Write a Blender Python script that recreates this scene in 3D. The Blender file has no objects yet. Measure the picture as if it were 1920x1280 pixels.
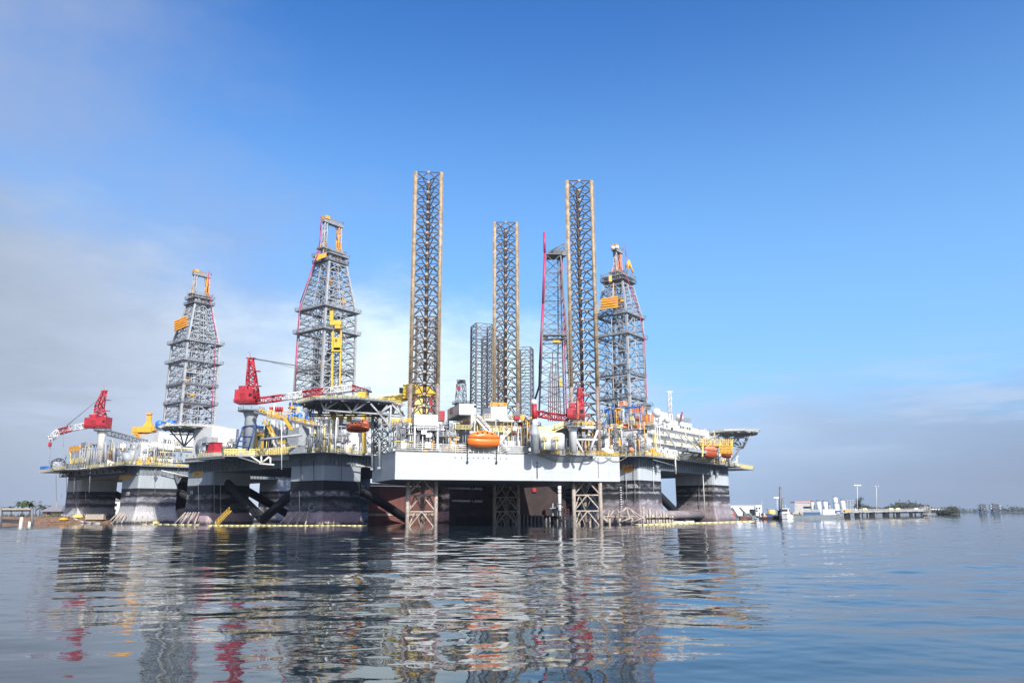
import bpy, math, random
import numpy as np
from mathutils import Vector, Matrix

scene = bpy.context.scene
COL = scene.collection
rnd = random.Random(7)
V = Vector

# ---------------------------------------------------------------- camera model
FPX = 1446.0; EYE = V((0, 0, 3.7)); PITCH = math.atan(321 / FPX); ROLL = 0.0043
_F = V((0, math.cos(PITCH), math.sin(PITCH)))
_U0 = V((0, -math.sin(PITCH), math.cos(PITCH))); _R0 = V((1, 0, 0))
_R = _R0 * math.cos(ROLL) - _U0 * math.sin(ROLL)
_U = _R0 * math.sin(ROLL) + _U0 * math.cos(ROLL)

def ray(px, py):
    return (_F + _R * ((px - 960) / FPX) - _U * ((py - 640) / FPX))
def P(px, py, Y):
    d = ray(px, py); return EYE + d * (Y / d.y)
def W(px, py, z=0.0):
    d = ray(px, py); return EYE + d * ((z - EYE.z) / d.z)
def G(px, Y, z=0.0):
    "ground/height point at depth Y and height z seen in column px"
    k = (px - 960) / FPX; a = _R - _F * k
    x = -(a.y * Y + a.z * (z - EYE.z)) / a.x
    return V((x, Y, z))

class Fr:
    "local frame: x axis along the angle given by (cx, cy), y axis to its left, z up"
    def __init__(s, o, cx, cy):
        l = math.hypot(cx, cy); s.o = V((o[0], o[1], 0)); s.x = V((cx / l, cy / l, 0)); s.y = V((-cy / l, cx / l, 0))
    def pt(s, x, y, z): return s.o + s.x * x + s.y * y + V((0, 0, z))
    def loc(s, p): d = V(p) - s.o; return V((d.dot(s.x), d.dot(s.y), d.z))
    def hit(s, px, py, ax, val):
        d = ray(px, py)
        if ax == 'z': p = EYE + d * ((val - EYE.z) / d.z)
        else:
            n = s.x if ax == 'x' else s.y
            t = (val - (EYE - s.o).dot(n)) / d.dot(n); p = EYE + d * t
        return s.loc(p)
    def box(s, mb, x0, x1, y0, y1, z0, z1):
        x0, x1 = sorted((x0, x1)); y0, y1 = sorted((y0, y1)); z0, z1 = sorted((z0, z1))
        mb.box8([s.pt(x, y, z) for z in (z0, z1) for x, y in ((x0, y0), (x1, y0), (x1, y1), (x0, y1))])
    def rect(s, x0, y0, x1, y1, ax, val):
        "pixel rectangle on the plane ax=val -> (lo, hi) of the other axis, z0, z1"
        mx, my = (x0 + x1) / 2, (y0 + y1) / 2; o = 1 if ax == 'x' else 0
        a, b = sorted((s.hit(x0, my, ax, val)[o], s.hit(x1, my, ax, val)[o]))
        return a, b, s.hit(mx, y1, ax, val)[2], s.hit(mx, y0, ax, val)[2]
    def pbox(s, mb, x0, y0, x1, y1, ax, val, d):
        a, b, z0, z1 = s.rect(x0, y0, x1, y1, ax, val)
        if ax == 'x': s.box(mb, val, val + d, a, b, z0, z1)
        else: s.box(mb, a, b, val, val + d, z0, z1)
        return a, b, z0, z1

# ---------------------------------------------------------------- mesh builder
class MB:
    def __init__(s): s.v = []; s.f = []; s.m = []; s.sm = []; s.cur = 0
    def _face(s, idx, sm=False): s.f.append(idx); s.m.append(s.cur); s.sm.append(sm)
    def add(s, pts, faces, sm=False):
        b = len(s.v); s.v += [tuple(p) for p in pts]
        for f in faces: s._face([b + i for i in f], sm)
    def box8(s, p):
        s.add(p, [(3, 2, 1, 0), (4, 5, 6, 7), (0, 1, 5, 4), (1, 2, 6, 5), (2, 3, 7, 6), (3, 0, 4, 7)])
    def box(s, c, sx, sy, sz, rz=0):
        c = V(c); f = Fr(c, math.cos(rz), math.sin(rz)); f.box(s, -sx / 2, sx / 2, -sy / 2, sy / 2, c.z - sz / 2, c.z + sz / 2)
    def bar(s, p, q, w, h=None, up=None):
        p, q = V(p), V(q); d = q - p
        if d.length < 1e-6: return
        d.normalize(); h = h or w
        u = V(up) if up else (V((0, 0, 1)) if abs(d.z) < .95 else V((1, 0, 0)))
        a = d.cross(u).normalized() * (w / 2); b = a.cross(d).normalized() * (h / 2)
        s.box8([p - a - b, p + a - b, p + a + b, p - a + b, q - a - b, q + a - b, q + a + b, q - a + b])
    def tube(s, p, q, r, n=6, r2=None, cap=True):
        p, q = V(p), V(q); d = q - p
        if d.length < 1e-6: return
        d.normalize(); r2 = r if r2 is None else r2
        u = V((0, 0, 1)) if abs(d.z) < .95 else V((1, 0, 0))
        a = d.cross(u).normalized(); b = a.cross(d)
        pts = []
        for c, rr in ((p, r), (q, r2)):
            for i in range(n):
                t = 2 * math.pi * i / n; pts.append(c + a * (rr * math.cos(t)) + b * (rr * math.sin(t)))
        base = len(s.v); s.v += [tuple(x) for x in pts]
        for i in range(n):
            j = (i + 1) % n; s._face([base + i, base + n + i, base + n + j, base + j], True)
        if cap:
            s._face([base + i for i in range(n)]); s._face([base + n + i for i in reversed(range(n))])
    def path(s, pts, r, n=5):
        for a, b in zip(pts, pts[1:]): s.tube(a, b, r, n)
    def lathe(s, c, prof, n=16, axis=(0, 0, 1)):
        "prof: [(radius, height)...] along axis from c"
        c = V(c); d = V(axis).normalized(); u = V((0, 0, 1)) if abs(d.z) < .95 else V((1, 0, 0))
        a = d.cross(u).normalized(); b = a.cross(d); base = len(s.v)
        for r, h in prof:
            for i in range(n):
                t = 2 * math.pi * i / n; s.v.append(tuple(c + d * h + a * (r * math.cos(t)) + b * (r * math.sin(t))))
        for k in range(len(prof) - 1):
            for i in range(n):
                j = (i + 1) % n; o = base + k * n
                s._face([o + i, o + n + i, o + n + j, o + j], True)
        s._face([base + i for i in range(n)]); e = base + (len(prof) - 1) * n
        s._face([e + i for i in reversed(range(n))])
    def ball(s, c, r, n=14, k=8):
        s.lathe(V(c) - V((0, 0, r)), [(max(.01, r * math.sin(math.pi * i / k)), r - r * math.cos(math.pi * i / k)) for i in range(k + 1)], n)
    def ring(s, c, R, r, ax, n=20, a0=0.0, a1=2 * math.pi, m=5):
        "arc of a torus of radius R about axis ax"
        c = V(c); d = V(ax).normalized(); u = V((0, 0, 1)) if abs(d.z) < .95 else V((1, 0, 0))
        a = d.cross(u).normalized(); b = a.cross(d)
        b = -b if b.z < 0 else b
        p = [c + a * (R * math.cos(a0 + (a1 - a0) * i / n)) + b * (R * math.sin(a0 + (a1 - a0) * i / n)) for i in range(n + 1)]
        s.path(p, r, m)
    def prism(s, poly, z0, z1):
        n = len(poly); A = sum(poly[i][0] * poly[(i + 1) % n][1] - poly[(i + 1) % n][0] * poly[i][1] for i in range(n))
        if A < 0: poly = poly[::-1]
        s.add([(p[0], p[1], z0) for p in poly] + [(p[0], p[1], z1) for p in poly],
              [list(range(n))[::-1], list(range(n, 2 * n))] + [(i, (i + 1) % n, n + (i + 1) % n, n + i) for i in range(n)])
    def loft(s, rings, sm=False, cap=True):
        n = len(rings[0]); base = len(s.v)
        for r in rings: s.v += [tuple(p) for p in r]
        for k in range(len(rings) - 1):
            for i in range(n):
                j = (i + 1) % n; o = base + k * n; s._face([o + i, o + j, o + n + j, o + n + i], sm)
        if cap:
            s._face([base + i for i in reversed(range(n))]); e = base + (len(rings) - 1) * n; s._face([e + i for i in range(n)])
    def lattice(s, p, q, w0, w1, h0, h1, n, rc, rb, up=(0, 0, 1), tri=False):
        "box lattice girder from p to q"
        p, q = V(p), V(q); d = (q - p); L = d.length; d.normalize()
        a = d.cross(V(up)).normalized(); b = a.cross(d).normalized()
        cs = ((-1, -1), (1, -1), (0, 1)) if tri else ((-1, -1), (1, -1), (1, 1), (-1, 1))
        R = []
        for i in range(n + 1):
            t = i / n; c = p + d * (L * t); w = (w0 + (w1 - w0) * t) / 2; h = (h0 + (h1 - h0) * t) / 2
            R.append([c + a * (x * w) + b * (y * h) for x, y in cs])
        m = len(cs)
        for j in range(m): s.tube(R[0][j], R[-1][j], rc, 5)
        for i in range(n + 1):
            for j in range(m): s.tube(R[i][j], R[i][(j + 1) % m], rb, 4, cap=False)
        for i in range(n):
            for j in range(m):
                k = (j + 1) % m
                if (i + j) % 2: s.tube(R[i][j], R[i + 1][k], rb, 4, cap=False)
                else: s.tube(R[i][k], R[i + 1][j], rb, 4, cap=False)
    def rail(s, pts, h=1.15, r=.045, gap=1.6, rails=3):
        for p, q in zip(pts, pts[1:]):
            p, q = V(p), V(q); L = (q - p).length; n = max(1, int(L / gap))
            for i in range(n + 1):
                c = p.lerp(q, i / n); s.bar(c, c + V((0, 0, h)), r * 2)
            for k in range(1, rails + 1):
                o = V((0, 0, h * k / rails)); s.bar(p + o, q + o, r * 2)
    def build(s, name, mat, parent=None):
        me = bpy.data.meshes.new(name)
        o0 = V((0, 0, 0)); top = parent
        while top is not None and top.parent is not None: top = top.parent
        if top is not None: o0 = V(top.location)
        elif s.v:
            a = np.array(s.v); o0 = V((float((a[:, 0].min() + a[:, 0].max()) / 2), float((a[:, 1].min() + a[:, 1].max()) / 2), float(a[:, 2].min())))
        vv = (np.array(s.v, dtype=np.float64) - np.array(o0)) if s.v else []
        me.from_pydata([tuple(x) for x in vv], [], s.f)
        mats = mat if isinstance(mat, (list, tuple)) else [mat]
        for m in mats: me.materials.append(M[m] if isinstance(m, str) else m)
        me.polygons.foreach_set('material_index', s.m); me.polygons.foreach_set('use_smooth', s.sm)
        me.update()
        o = bpy.data.objects.new(name, me); COL.objects.link(o)
        if parent is not None: o.parent = parent
        else: o.location = o0
        return o

def tag(o, label=None, cat=None, group=None, kind=None):
    if label: o['label'] = label
    if cat: o['category'] = cat
    if group: o['group'] = group
    if kind: o['kind'] = kind
    return o
def thing(name, label, cat, loc, group=None):
    o = bpy.data.objects.new(name, None); COL.objects.link(o); o.location = V(loc); o.empty_display_size = .5
    return tag(o, label, cat, group)
def copy_tree(o, loc, label=None, parent=None):
    c = o.copy(); COL.objects.link(c)
    if parent is None: c.location = V(loc)
    else: c.parent = parent
    if label: c['label'] = label
    for ch in list(o.children): copy_tree(ch, None, None, c)
    return c
def text_faces(mb, s, o, ex, h, ez=(0, 0, 1), t=.03):
    "writing in the plane spanned by ex, ez, its lower left corner at o, letters h high, raised t"
    cu = bpy.data.curves.new('writing', 'FONT'); cu.body = s; cu.size = 1; cu.resolution_u = 2; cu.extrude = 0.5
    ob = bpy.data.objects.new('writing', cu); COL.objects.link(ob)
    dg = bpy.context.evaluated_depsgraph_get(); me = bpy.data.meshes.new_from_object(ob.evaluated_get(dg))
    bpy.data.objects.remove(ob); bpy.data.curves.remove(cu)
    ex = V(ex).normalized(); ez = V(ez); n = ex.cross(ez)
    pts = [V(o) + ex * (v.co.x * h * 1.4) + ez * (v.co.y * h * 1.4) + n * (v.co.z * 2 * t) for v in me.vertices]
    mb.add(pts, [list(p.vertices) for p in me.polygons]); bpy.data.meshes.remove(me)

# ---------------------------------------------------------------- materials
M = {}
def newmat(name):
    m = bpy.data.materials.new(name); m.use_nodes = True; nt = m.node_tree
    b = nt.nodes['Principled BSDF']; M[name] = m
    return m, nt, b
def N(nt, t, **kw):
    n = nt.nodes.new(t)
    for k, v in kw.items(): setattr(n, k, v)
    return n
def mixc(nt, fac, a, b, mode='MIX'):
    n = nt.nodes.new('ShaderNodeMix'); n.data_type = 'RGBA'; n.blend_type = mode
    for sock, val in ((n.inputs[0], fac), (n.inputs[6], a), (n.inputs[7], b)):
        if isinstance(val, bpy.types.NodeSocket): nt.links.new(val, sock)
        elif isinstance(val, (int, float)): sock.default_value = val
        else: sock.default_value = (*val, 1)
    return n.outputs[2]
def ramp(nt, fac, stops, interp='LINEAR'):
    n = nt.nodes.new('ShaderNodeValToRGB'); n.color_ramp.interpolation = interp; e = n.color_ramp.elements
    while len(e) < len(stops): e.new(.5)
    for x, (p, c) in zip(e, stops):
        x.position = p; x.color = (*c, 1) if isinstance(c, (tuple, list)) else (c, c, c, 1)
    nt.links.new(fac, n.inputs[0]); return n.outputs[0]
def noise(nt, scale, detail=4, mapping=None, rough=.6):
    g = N(nt, 'ShaderNodeNewGeometry'); n = N(nt, 'ShaderNodeTexNoise'); n.inputs['Scale'].default_value = scale
    n.inputs['Detail'].default_value = detail; n.inputs['Roughness'].default_value = rough
    src = g.outputs['Position']
    if mapping:
        mp = N(nt, 'ShaderNodeMapping'); mp.inputs['Scale'].default_value = mapping; nt.links.new(src, mp.inputs[0]); src = mp.outputs[0]
    nt.links.new(src, n.inputs['Vector']); return n.outputs['Fac']
def paint(name, col, rough=.5, metal=0.0, var=.25, scale=.6, dirt=None, amt=.5, streak=True):
    "paint with uneven weathering; dirt colour runs down in streaks"
    m, nt, b = newmat(name)
    dk = tuple(c * (1 - var) for c in col); lt = tuple(min(1, c * (1 + var * .5)) for c in col)
    f = noise(nt, scale, 5); c = ramp(nt, f, [(.3, dk), (.7, lt)])
    if dirt:
        g = noise(nt, 1.1, 6, (1.4, 1.4, .12) if streak else None, .7)
        k = ramp(nt, g, [(max(0, .66 - amt * .3), 0.0), (.78, 1.0)])
        c = mixc(nt, k, c, dirt)
    nt.links.new(c, b.inputs['Base Color']); b.inputs['Roughness'].default_value = rough; b.inputs['Metallic'].default_value = metal
    return m
RUST = (.16, .06, .03)
paint('white_paint', (.7, .71, .7), .45, var=.1, dirt=(.42, .36, .3), amt=.25)
paint('hull_white', (.47, .5, .51), .45, var=.1, scale=.12, dirt=(.36, .33, .3), amt=.2)
paint('ivory_paint', (.72, .7, .62), .5, var=.15, dirt=(.4, .3, .2), amt=.3)
paint('grey_paint', (.36, .4, .42), .5, var=.12, scale=.2, dirt=(.2, .19, .19), amt=.2)
paint('deck_grey', (.2, .23, .25), .6, var=.2, scale=.25, dirt=(.1, .1, .11), amt=.3)
paint('steel_grey', (.28, .3, .31), .5, var=.25, dirt=(.18, .14, .11), amt=.35)
paint('steel_dark', (.16, .17, .18), .55, var=.3, dirt=(.07, .05, .04), amt=.4)
paint('machine_grey', (.36, .39, .41), .5, var=.25, scale=.9, dirt=(.2, .19, .18), amt=.45)
paint('black_paint', (.016, .017, .021), .8, var=.4)
paint('derrick_grey', (.39, .4, .4), .5, var=.25, dirt=(.12, .1, .09), amt=.35)
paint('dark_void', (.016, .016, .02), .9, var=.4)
paint('red_paint', (.42, .025, .038), .5, var=.35, dirt=(.2, .03, .03), amt=.25)
paint('yellow_paint', (.68, .44, .05), .45, var=.18, dirt=(.35, .2, .05), amt=.3)
paint('pale_yellow', (.78, .64, .22), .5, var=.2, dirt=(.4, .28, .1), amt=.3)
paint('amber_paint', (.8, .38, .04), .45, var=.2, dirt=(.4, .17, .04), amt=.3)
paint('orange_paint', (.85, .2, .03), .38, var=.12, dirt=(.6, .25, .1), amt=.2)
paint('dull_orange', (.42, .09, .035), .5, var=.2, dirt=(.2, .06, .04), amt=.35)
paint('salmon_paint', (.75, .26, .13), .5, var=.2, dirt=(.4, .2, .15), amt=.3)
paint('blue_paint', (.03, .17, .55), .4, var=.2, dirt=(.02, .06, .2), amt=.2)
paint('navy_paint', (.025, .07, .22), .5, var=.25)
paint('magenta_paint', (.45, .04, .14), .45, var=.2, dirt=(.3, .03, .1), amt=.3)
paint('green_paint', (.06, .12, .09), .6, var=.3)
paint('glass_dark', (.02, .025, .03), .1, var=.1)
paint('chord_rust', (.46, .36, .22), .6, var=.4, scale=.5, dirt=(.13, .05, .03), amt=.75, streak=False)
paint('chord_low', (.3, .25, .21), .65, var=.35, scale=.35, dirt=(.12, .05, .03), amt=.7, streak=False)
paint('brace_rust', (.1, .075, .06), .65, var=.5, scale=.5, dirt=(.35, .24, .15), amt=.3, streak=False)
paint('far_lattice', (.1, .1, .11), .6, var=.3, dirt=(.12, .06, .05), amt=.4)
paint('weathered_pile', (.42, .36, .3), .8, var=.4, scale=1.2, dirt=(.14, .11, .09), amt=.5)
paint('barge_rust', (.14, .05, .042), .7, var=.3, scale=.3, dirt=(.3, .16, .11), amt=.3)
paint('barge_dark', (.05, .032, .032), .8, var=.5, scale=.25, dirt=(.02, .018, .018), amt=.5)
paint('barge_blue', (.06, .12, .2), .6, var=.2)
paint('boom_yellow', (.72, .64, .3), .6, var=.25)
paint('concrete', (.42, .4, .37), .8, var=.2, scale=.5, dirt=(.2, .18, .16), amt=.4)
paint('timber', (.4, .34, .27), .85, var=.35, scale=1.5)
paint('earth', (.22, .13, .085), .95, var=.5, scale=.35, dirt=(.16, .15, .06), amt=.5, streak=False)
paint('leaf_green', (.05, .085, .025), .7, var=.5, scale=1.5)
paint('leaf_far', (.045, .055, .035), .8, var=.45, scale=.2)
paint('bark', (.12, .09, .07), .9, var=.3)
paint('cable', (.18, .19, .2), .6, var=.1)
paint('roof_grey', (.2, .2, .22), .8, var=.2)

def column_mat(name, bands, zb, top, salts, speck=(.02, .02, .025), sp_amt=.6, fleck=.12):
    "hull column: marine growth and antifouling bands below the paint line at height zb, broken salt stains (z, half width, strength)"
    m, nt, b = newmat(name)
    def MA(op, a, b_=None, c_=None):
        n = N(nt, 'ShaderNodeMath', operation=op)
        for k, v in enumerate((a, b_, c_)):
            if v is None: continue
            if isinstance(v, (int, float)): n.inputs[k].default_value = v
            else: nt.links.new(v, n.inputs[k])
        return n.outputs[0]
    g = N(nt, 'ShaderNodeNewGeometry'); sp = N(nt, 'ShaderNodeSeparateXYZ'); nt.links.new(g.outputs['Position'], sp.inputs[0]); Z = sp.outputs['Z']
    nz = noise(nt, .3, 7, (1, 1, .6), .7)
    zz = MA('MULTIPLY_ADD', nz, 2.6, Z)
    low = ramp(nt, MA('MULTIPLY', zz, 1 / 20), [((z + 1.3) / 20, c) for z, c in bands])
    sp2 = noise(nt, 2.4, 8, (1, 1, .9), .8)
    low = mixc(nt, ramp(nt, sp2, [(.47, 0.0), (.6, sp_amt)]), low, speck)
    blot = noise(nt, .16, 8, (1, 1, 2.2), .75); fine = noise(nt, 1.5, 6, (.5, .5, 1.6), .75)
    patch = MA('MULTIPLY', ramp(nt, blot, [(.42, 0.0), (.6, 1.0)]), ramp(nt, fine, [(.35, .25), (.62, 1.0)]))
    for zc, hw, k in salts:
        d = MA('ABSOLUTE', MA('SUBTRACT', MA('MULTIPLY_ADD', nz, 1.6, Z), zc + .8)); w = N(nt, 'ShaderNodeMapRange', interpolation_type='SMOOTHSTEP'); nt.links.new(d, w.inputs[0])
        w.inputs[1].default_value = hw; w.inputs[2].default_value = hw * .2; w.inputs[3].default_value = 0; w.inputs[4].default_value = k
        low = mixc(nt, MA('MULTIPLY', w.outputs[0], patch), low, (.55, .54, .55))
    st = noise(nt, 1.0, 6, (.8, .8, .07), .7)
    low = mixc(nt, ramp(nt, st, [(.6, 0.0), (.74, .22)]), low, (.2, .18, .18))
    fl = noise(nt, 3.4, 6, (1, 1, 1), .8)
    low = mixc(nt, ramp(nt, fl, [(.6, 0.0), (.68, fleck)]), low, (.6, .57, .57))
    hi = noise(nt, .8, 5, (1, 1, .1)); hc = ramp(nt, hi, [(.35, tuple(c * .85 for c in top)), (.65, top)])
    gt = MA('GREATER_THAN', Z, zb)
    c = mixc(nt, gt, low, hc)
    nt.links.new(c, b.inputs['Base Color']); b.inputs['Roughness'].default_value = .6
BLK = (.008, .009, .012)
column_mat('column_salted', [(-2, (.03, .03, .03)), (.6, (.05, .05, .05)), (1.2, (.42, .4, .38)), (3.5, (.56, .54, .53)), (6.6, (.44, .43, .44)), (7.4, (.1, .1, .11)), (8.4, (.05, .05, .06)), (9.0, (.2, .2, .22)), (10.6, (.13, .13, .15)), (11.2, BLK), (14, BLK)], 14.5, (.38, .42, .44), [(9.8, 1.4, .9), (12.4, 1, .3)])
column_mat('column_pink', [(-2, (.03, .02, .025)), (.5, (.05, .04, .045)), (1.2, (.4, .29, .3)), (4.1, (.43, .31, .33)), (4.5, (.05, .04, .055)), (6, (.014, .014, .02)), (9.8, BLK), (14, BLK)], 14.5, (.36, .4, .42), [(10.2, 1.3, .9), (6.5, 2.2, .35), (3, 1.6, .3)])
column_mat('column_mottled', [(-2, (.05, .04, .05)), (.5, (.12, .09, .1)), (1.8, (.29, .24, .245)), (6.0, (.24, .19, .2)), (7.2, (.09, .08, .09)), (9.4, (.03, .03, .035)), (10.4, (.06, .06, .07)), (10.9, (.015, .015, .02)), (13.6, BLK)], 14.5, (.5, .54, .56), [(12.6, 1.2, .9), (10.4, .5, .9), (7.0, 1.4, 1.0), (4.0, 2.4, .45)], (.035, .03, .035), .85, .45)
# ---------------------------------------------------------------- small deck machinery, shared by the rigs
def part(name, mat, parent, fn, label=None):
    mb = MB(); fn(mb); o = mb.build(name, mat, parent)
    if label: o['label'] = label
    return o
def fbox(name, mat, parent, fr, *a):
    return part(name, mat, parent, lambda mb: fr.box(mb, *a))
def pbox(name, mat, parent, fr, *a):
    return part(name, mat, parent, lambda mb: fr.pbox(mb, *a))

def skid(mb, fr, x, y, z, s, r):
    w, d, h = s * r.uniform(.7, 1.4), s * r.uniform(.6, 1), s * r.uniform(.5, 1.3)
    fr.box(mb, x - w / 2, x + w / 2, y - d / 2, y + d / 2, z, z + h)
    mb.cur = 1
    for _ in range(3):
        a, b, c = r.uniform(-.4, .4) * w, r.uniform(-.4, .4) * d, s * r.uniform(.15, .4)
        fr.box(mb, x + a - c, x + a + c, y + b - c, y + b + c, z + h, z + h + c * r.uniform(.6, 2))
    for _ in range(3):
        a = r.uniform(-.5, .5) * w
        mb.path([fr.pt(x + a, y - d / 2 - .2, z), fr.pt(x + a, y - d / 2 - .2, z + h * .8), fr.pt(x + a + s * .5, y - d / 2 - .2, z + h * .8)], .09 * s)
    mb.cur = 0
def vent(mb, fr, x, y, z, s, r):
    h = s * r.uniform(1.5, 3)
    mb.tube(fr.pt(x, y, z), fr.pt(x, y, z + h), .12 * s, 7); mb.tube(fr.pt(x, y, z + h), fr.pt(x + .5 * s, y - .2 * s, z + h + .15), .16 * s, 7)
    mb.tube(fr.pt(x, y, z), fr.pt(x, y, z + .4 * s), .3 * s, 7)
def tank(mb, fr, x, y, z, s, r):
    R, h = s * r.uniform(.45, .8), s * r.uniform(1.2, 2.2)
    mb.lathe(fr.pt(x, y, z), [(R, 0), (R, h * .9), (R * .6, h), (.1, h + .1)], 12)
    mb.cur = 1; mb.bar(fr.pt(x - R, y - R, z), fr.pt(x - R, y - R, z + h * 1.1), .12 * s); mb.cur = 0
def manifold(mb, fr, x, y, z, s, r):
    for i in range(6):
        a = (i - 2.5) * .45 * s; h = s * r.uniform(.8, 1.8)
        mb.tube(fr.pt(x + a, y, z), fr.pt(x + a, y, z + h), .11 * s, 6)
        if i % 2: mb.tube(fr.pt(x + a, y, z + h), fr.pt(x + a - .5 * s, y - .3, z + h), .11 * s, 6)
    mb.cur = 1; mb.bar(fr.pt(x - 1.5 * s, y, z + .6 * s), fr.pt(x + 1.5 * s, y, z + .6 * s), .18 * s); mb.cur = 0
def lockers(mb, fr, x, y, z, s, r):
    for i in range(3):
        h = s * r.uniform(.8, 1.3); fr.box(mb, x + (i - 1.5) * s * .8, x + (i - .6) * s * .8, y, y + s * .8, z, z + h)
def lightpole(mb, fr, x, y, z, s, r):
    h = 2.6 * s; mb.tube(fr.pt(x, y, z), fr.pt(x, y, z + h), .09 * s, 5); mb.cur = 1
    fr.box(mb, x - .35 * s, x + .35 * s, y - .2, y + .2, z + h, z + h + .35 * s); mb.cur = 0
KINDS = [('machinery_skid', skid), ('vent_pipe', vent), ('storage_tank', tank), ('pipe_manifold', manifold), ('deck_locker', lockers), ('light_pole', lightpole)]
def clutter(root, fr, x0, x1, y0, y1, z, n, s, seed, pal, kinds=KINDS):
    r = random.Random(seed)
    for i in range(n):
        nm, fn = kinds[r.randrange(len(kinds))]
        a, b = r.choice(pal), r.choice(pal)
        part(nm, [a, b], root, lambda mb: fn(mb, fr, r.uniform(x0, x1), r.uniform(y0, y1), z, s * r.uniform(.7, 1.25), r))

def pipework(root, fr, x0, y0, x1, y1, ax, val, n, seed, pal, r=.14):
    "runs of pipe, posts and small fittings against a wall plane measured in the photo"
    R_ = random.Random(seed); a, b, z0, z1 = fr.rect(x0, y0, x1, y1, ax, val); o = -1
    pt = lambda s, z, d=0: fr.pt(val - d, s, z) if ax == 'x' else fr.pt(s, val - d, z)
    for i in range(n):
        s, w, z, h = R_.uniform(a, b), R_.uniform(.6, 3.5), R_.uniform(z0, z1), R_.uniform(.8, (z1 - z0) * .7); k = R_.random(); q = r * R_.uniform(.7, 1.8); d = R_.uniform(.1, 2.2); m = R_.choice(pal)
        zt = min(z1 + 1, z + h)
        if k < .35: part('pipe_run', m, root, lambda mb: mb.path([pt(s, z0, d), pt(s, zt, d), pt(s + w * .4, zt, d), pt(s + w * .4, zt - .6, d)], q, 6))
        elif k < .5: part('pipe_header', m, root, lambda mb: (mb.tube(pt(s - w, z, d), pt(s + w, z, d), q * 1.3, 6), [mb.tube(pt(s + e * w, z, d), pt(s + e * w, z0, d), q * .7, 5) for e in (-.8, -.2, .5)]))
        elif k < .66: part('equipment_cabinet', m, root, lambda mb: (lambda u, v: fr.box(mb, *((val - d - .6, val - d, s, s + u) if ax == 'x' else (s, s + u, val - d - .6, val - d)), z, z + v))(R_.uniform(.6, 1.8), R_.uniform(.6, 1.8)))
        elif k < .78: part('support_post', m, root, lambda mb: (mb.bar(pt(s, z0, d), pt(s, zt, d), .22), mb.bar(pt(s, zt, d), pt(s + w, zt - .5, d), .16)))
        elif k < .9: part('valve_set', m, root, lambda mb: (mb.lathe(pt(s, z, d), [(.2, 0), (.55, .2), (.55, .5), (.2, .7)], 8), mb.tube(pt(s, z - 1, d), pt(s, z + 1.5, d), .12, 5), mb.ring(pt(s, z + 1.4, d), .35, .06, (0, 0, 1), 8, 0, 6.28, 4)))
        else: part('walkway_bracket', m, root, lambda mb: (mb.bar(pt(s - w, z, d), pt(s + w, z, d), .9, .12), mb.rail([pt(s - w, z, d + .4), pt(s + w, z, d + .4)], 1.1, .05)))

def reel(root, fr, x, y, z, R, w, along='y', mat='machine_grey'):
    "anchor winch drum: two flanges with a drum between and a guard hoop"
    d = fr.y if along == 'y' else fr.x; c = fr.pt(x, y, z + R)
    def f(mb):
        mb.lathe(c - d * (w / 2), [(.1, -.25), (R, -.25), (R, 0), (R * .6, 0), (R * .6, w), (R, w), (R, w + .25), (.1, w + .25)], 22, d)
        for s_ in (-.3, .3): mb.bar(fr.pt(x, y, z) + d * (s_ * w * 2) + fr.x * 0, c + d * (s_ * w * 2), .4)
    o = part('winch_drum', mat, root, f)
    part('guard_hoop', 'steel_dark', o, lambda mb: mb.ring(c - d * (w / 2 + .3), R * 1.06, .12, d, 18, .1, math.pi - .1))
    def spokes(mb):
        for i in range(9):
            t = i * 2 * math.pi / 9; e = (fr.x if along == 'y' else fr.y) * math.cos(t) + V((0, 0, math.sin(t)))
            mb.bar(c - d * (w / 2 + .32) + e * (R * .25), c - d * (w / 2 + .32) + e * (R * .9), .16)
    part('spokes', 'steel_dark', o, spokes)

def rrect(fr, x0, x1, y0, y1, z, c, g=0.0):
    "rounded rectangle ring grown by g"
    x0 -= g; x1 += g; y0 -= g; y1 += g; p = []
    for cx, cy, a in ((x1 - c, y1 - c, 0), (x0 + c, y1 - c, 90), (x0 + c, y0 + c, 180), (x1 - c, y0 + c, 270)):
        for k in range(4):
            t = math.radians(a + k * 30); p.append(fr.pt(cx + c * math.cos(t), cy + c * math.sin(t), z))
    return p

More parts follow.
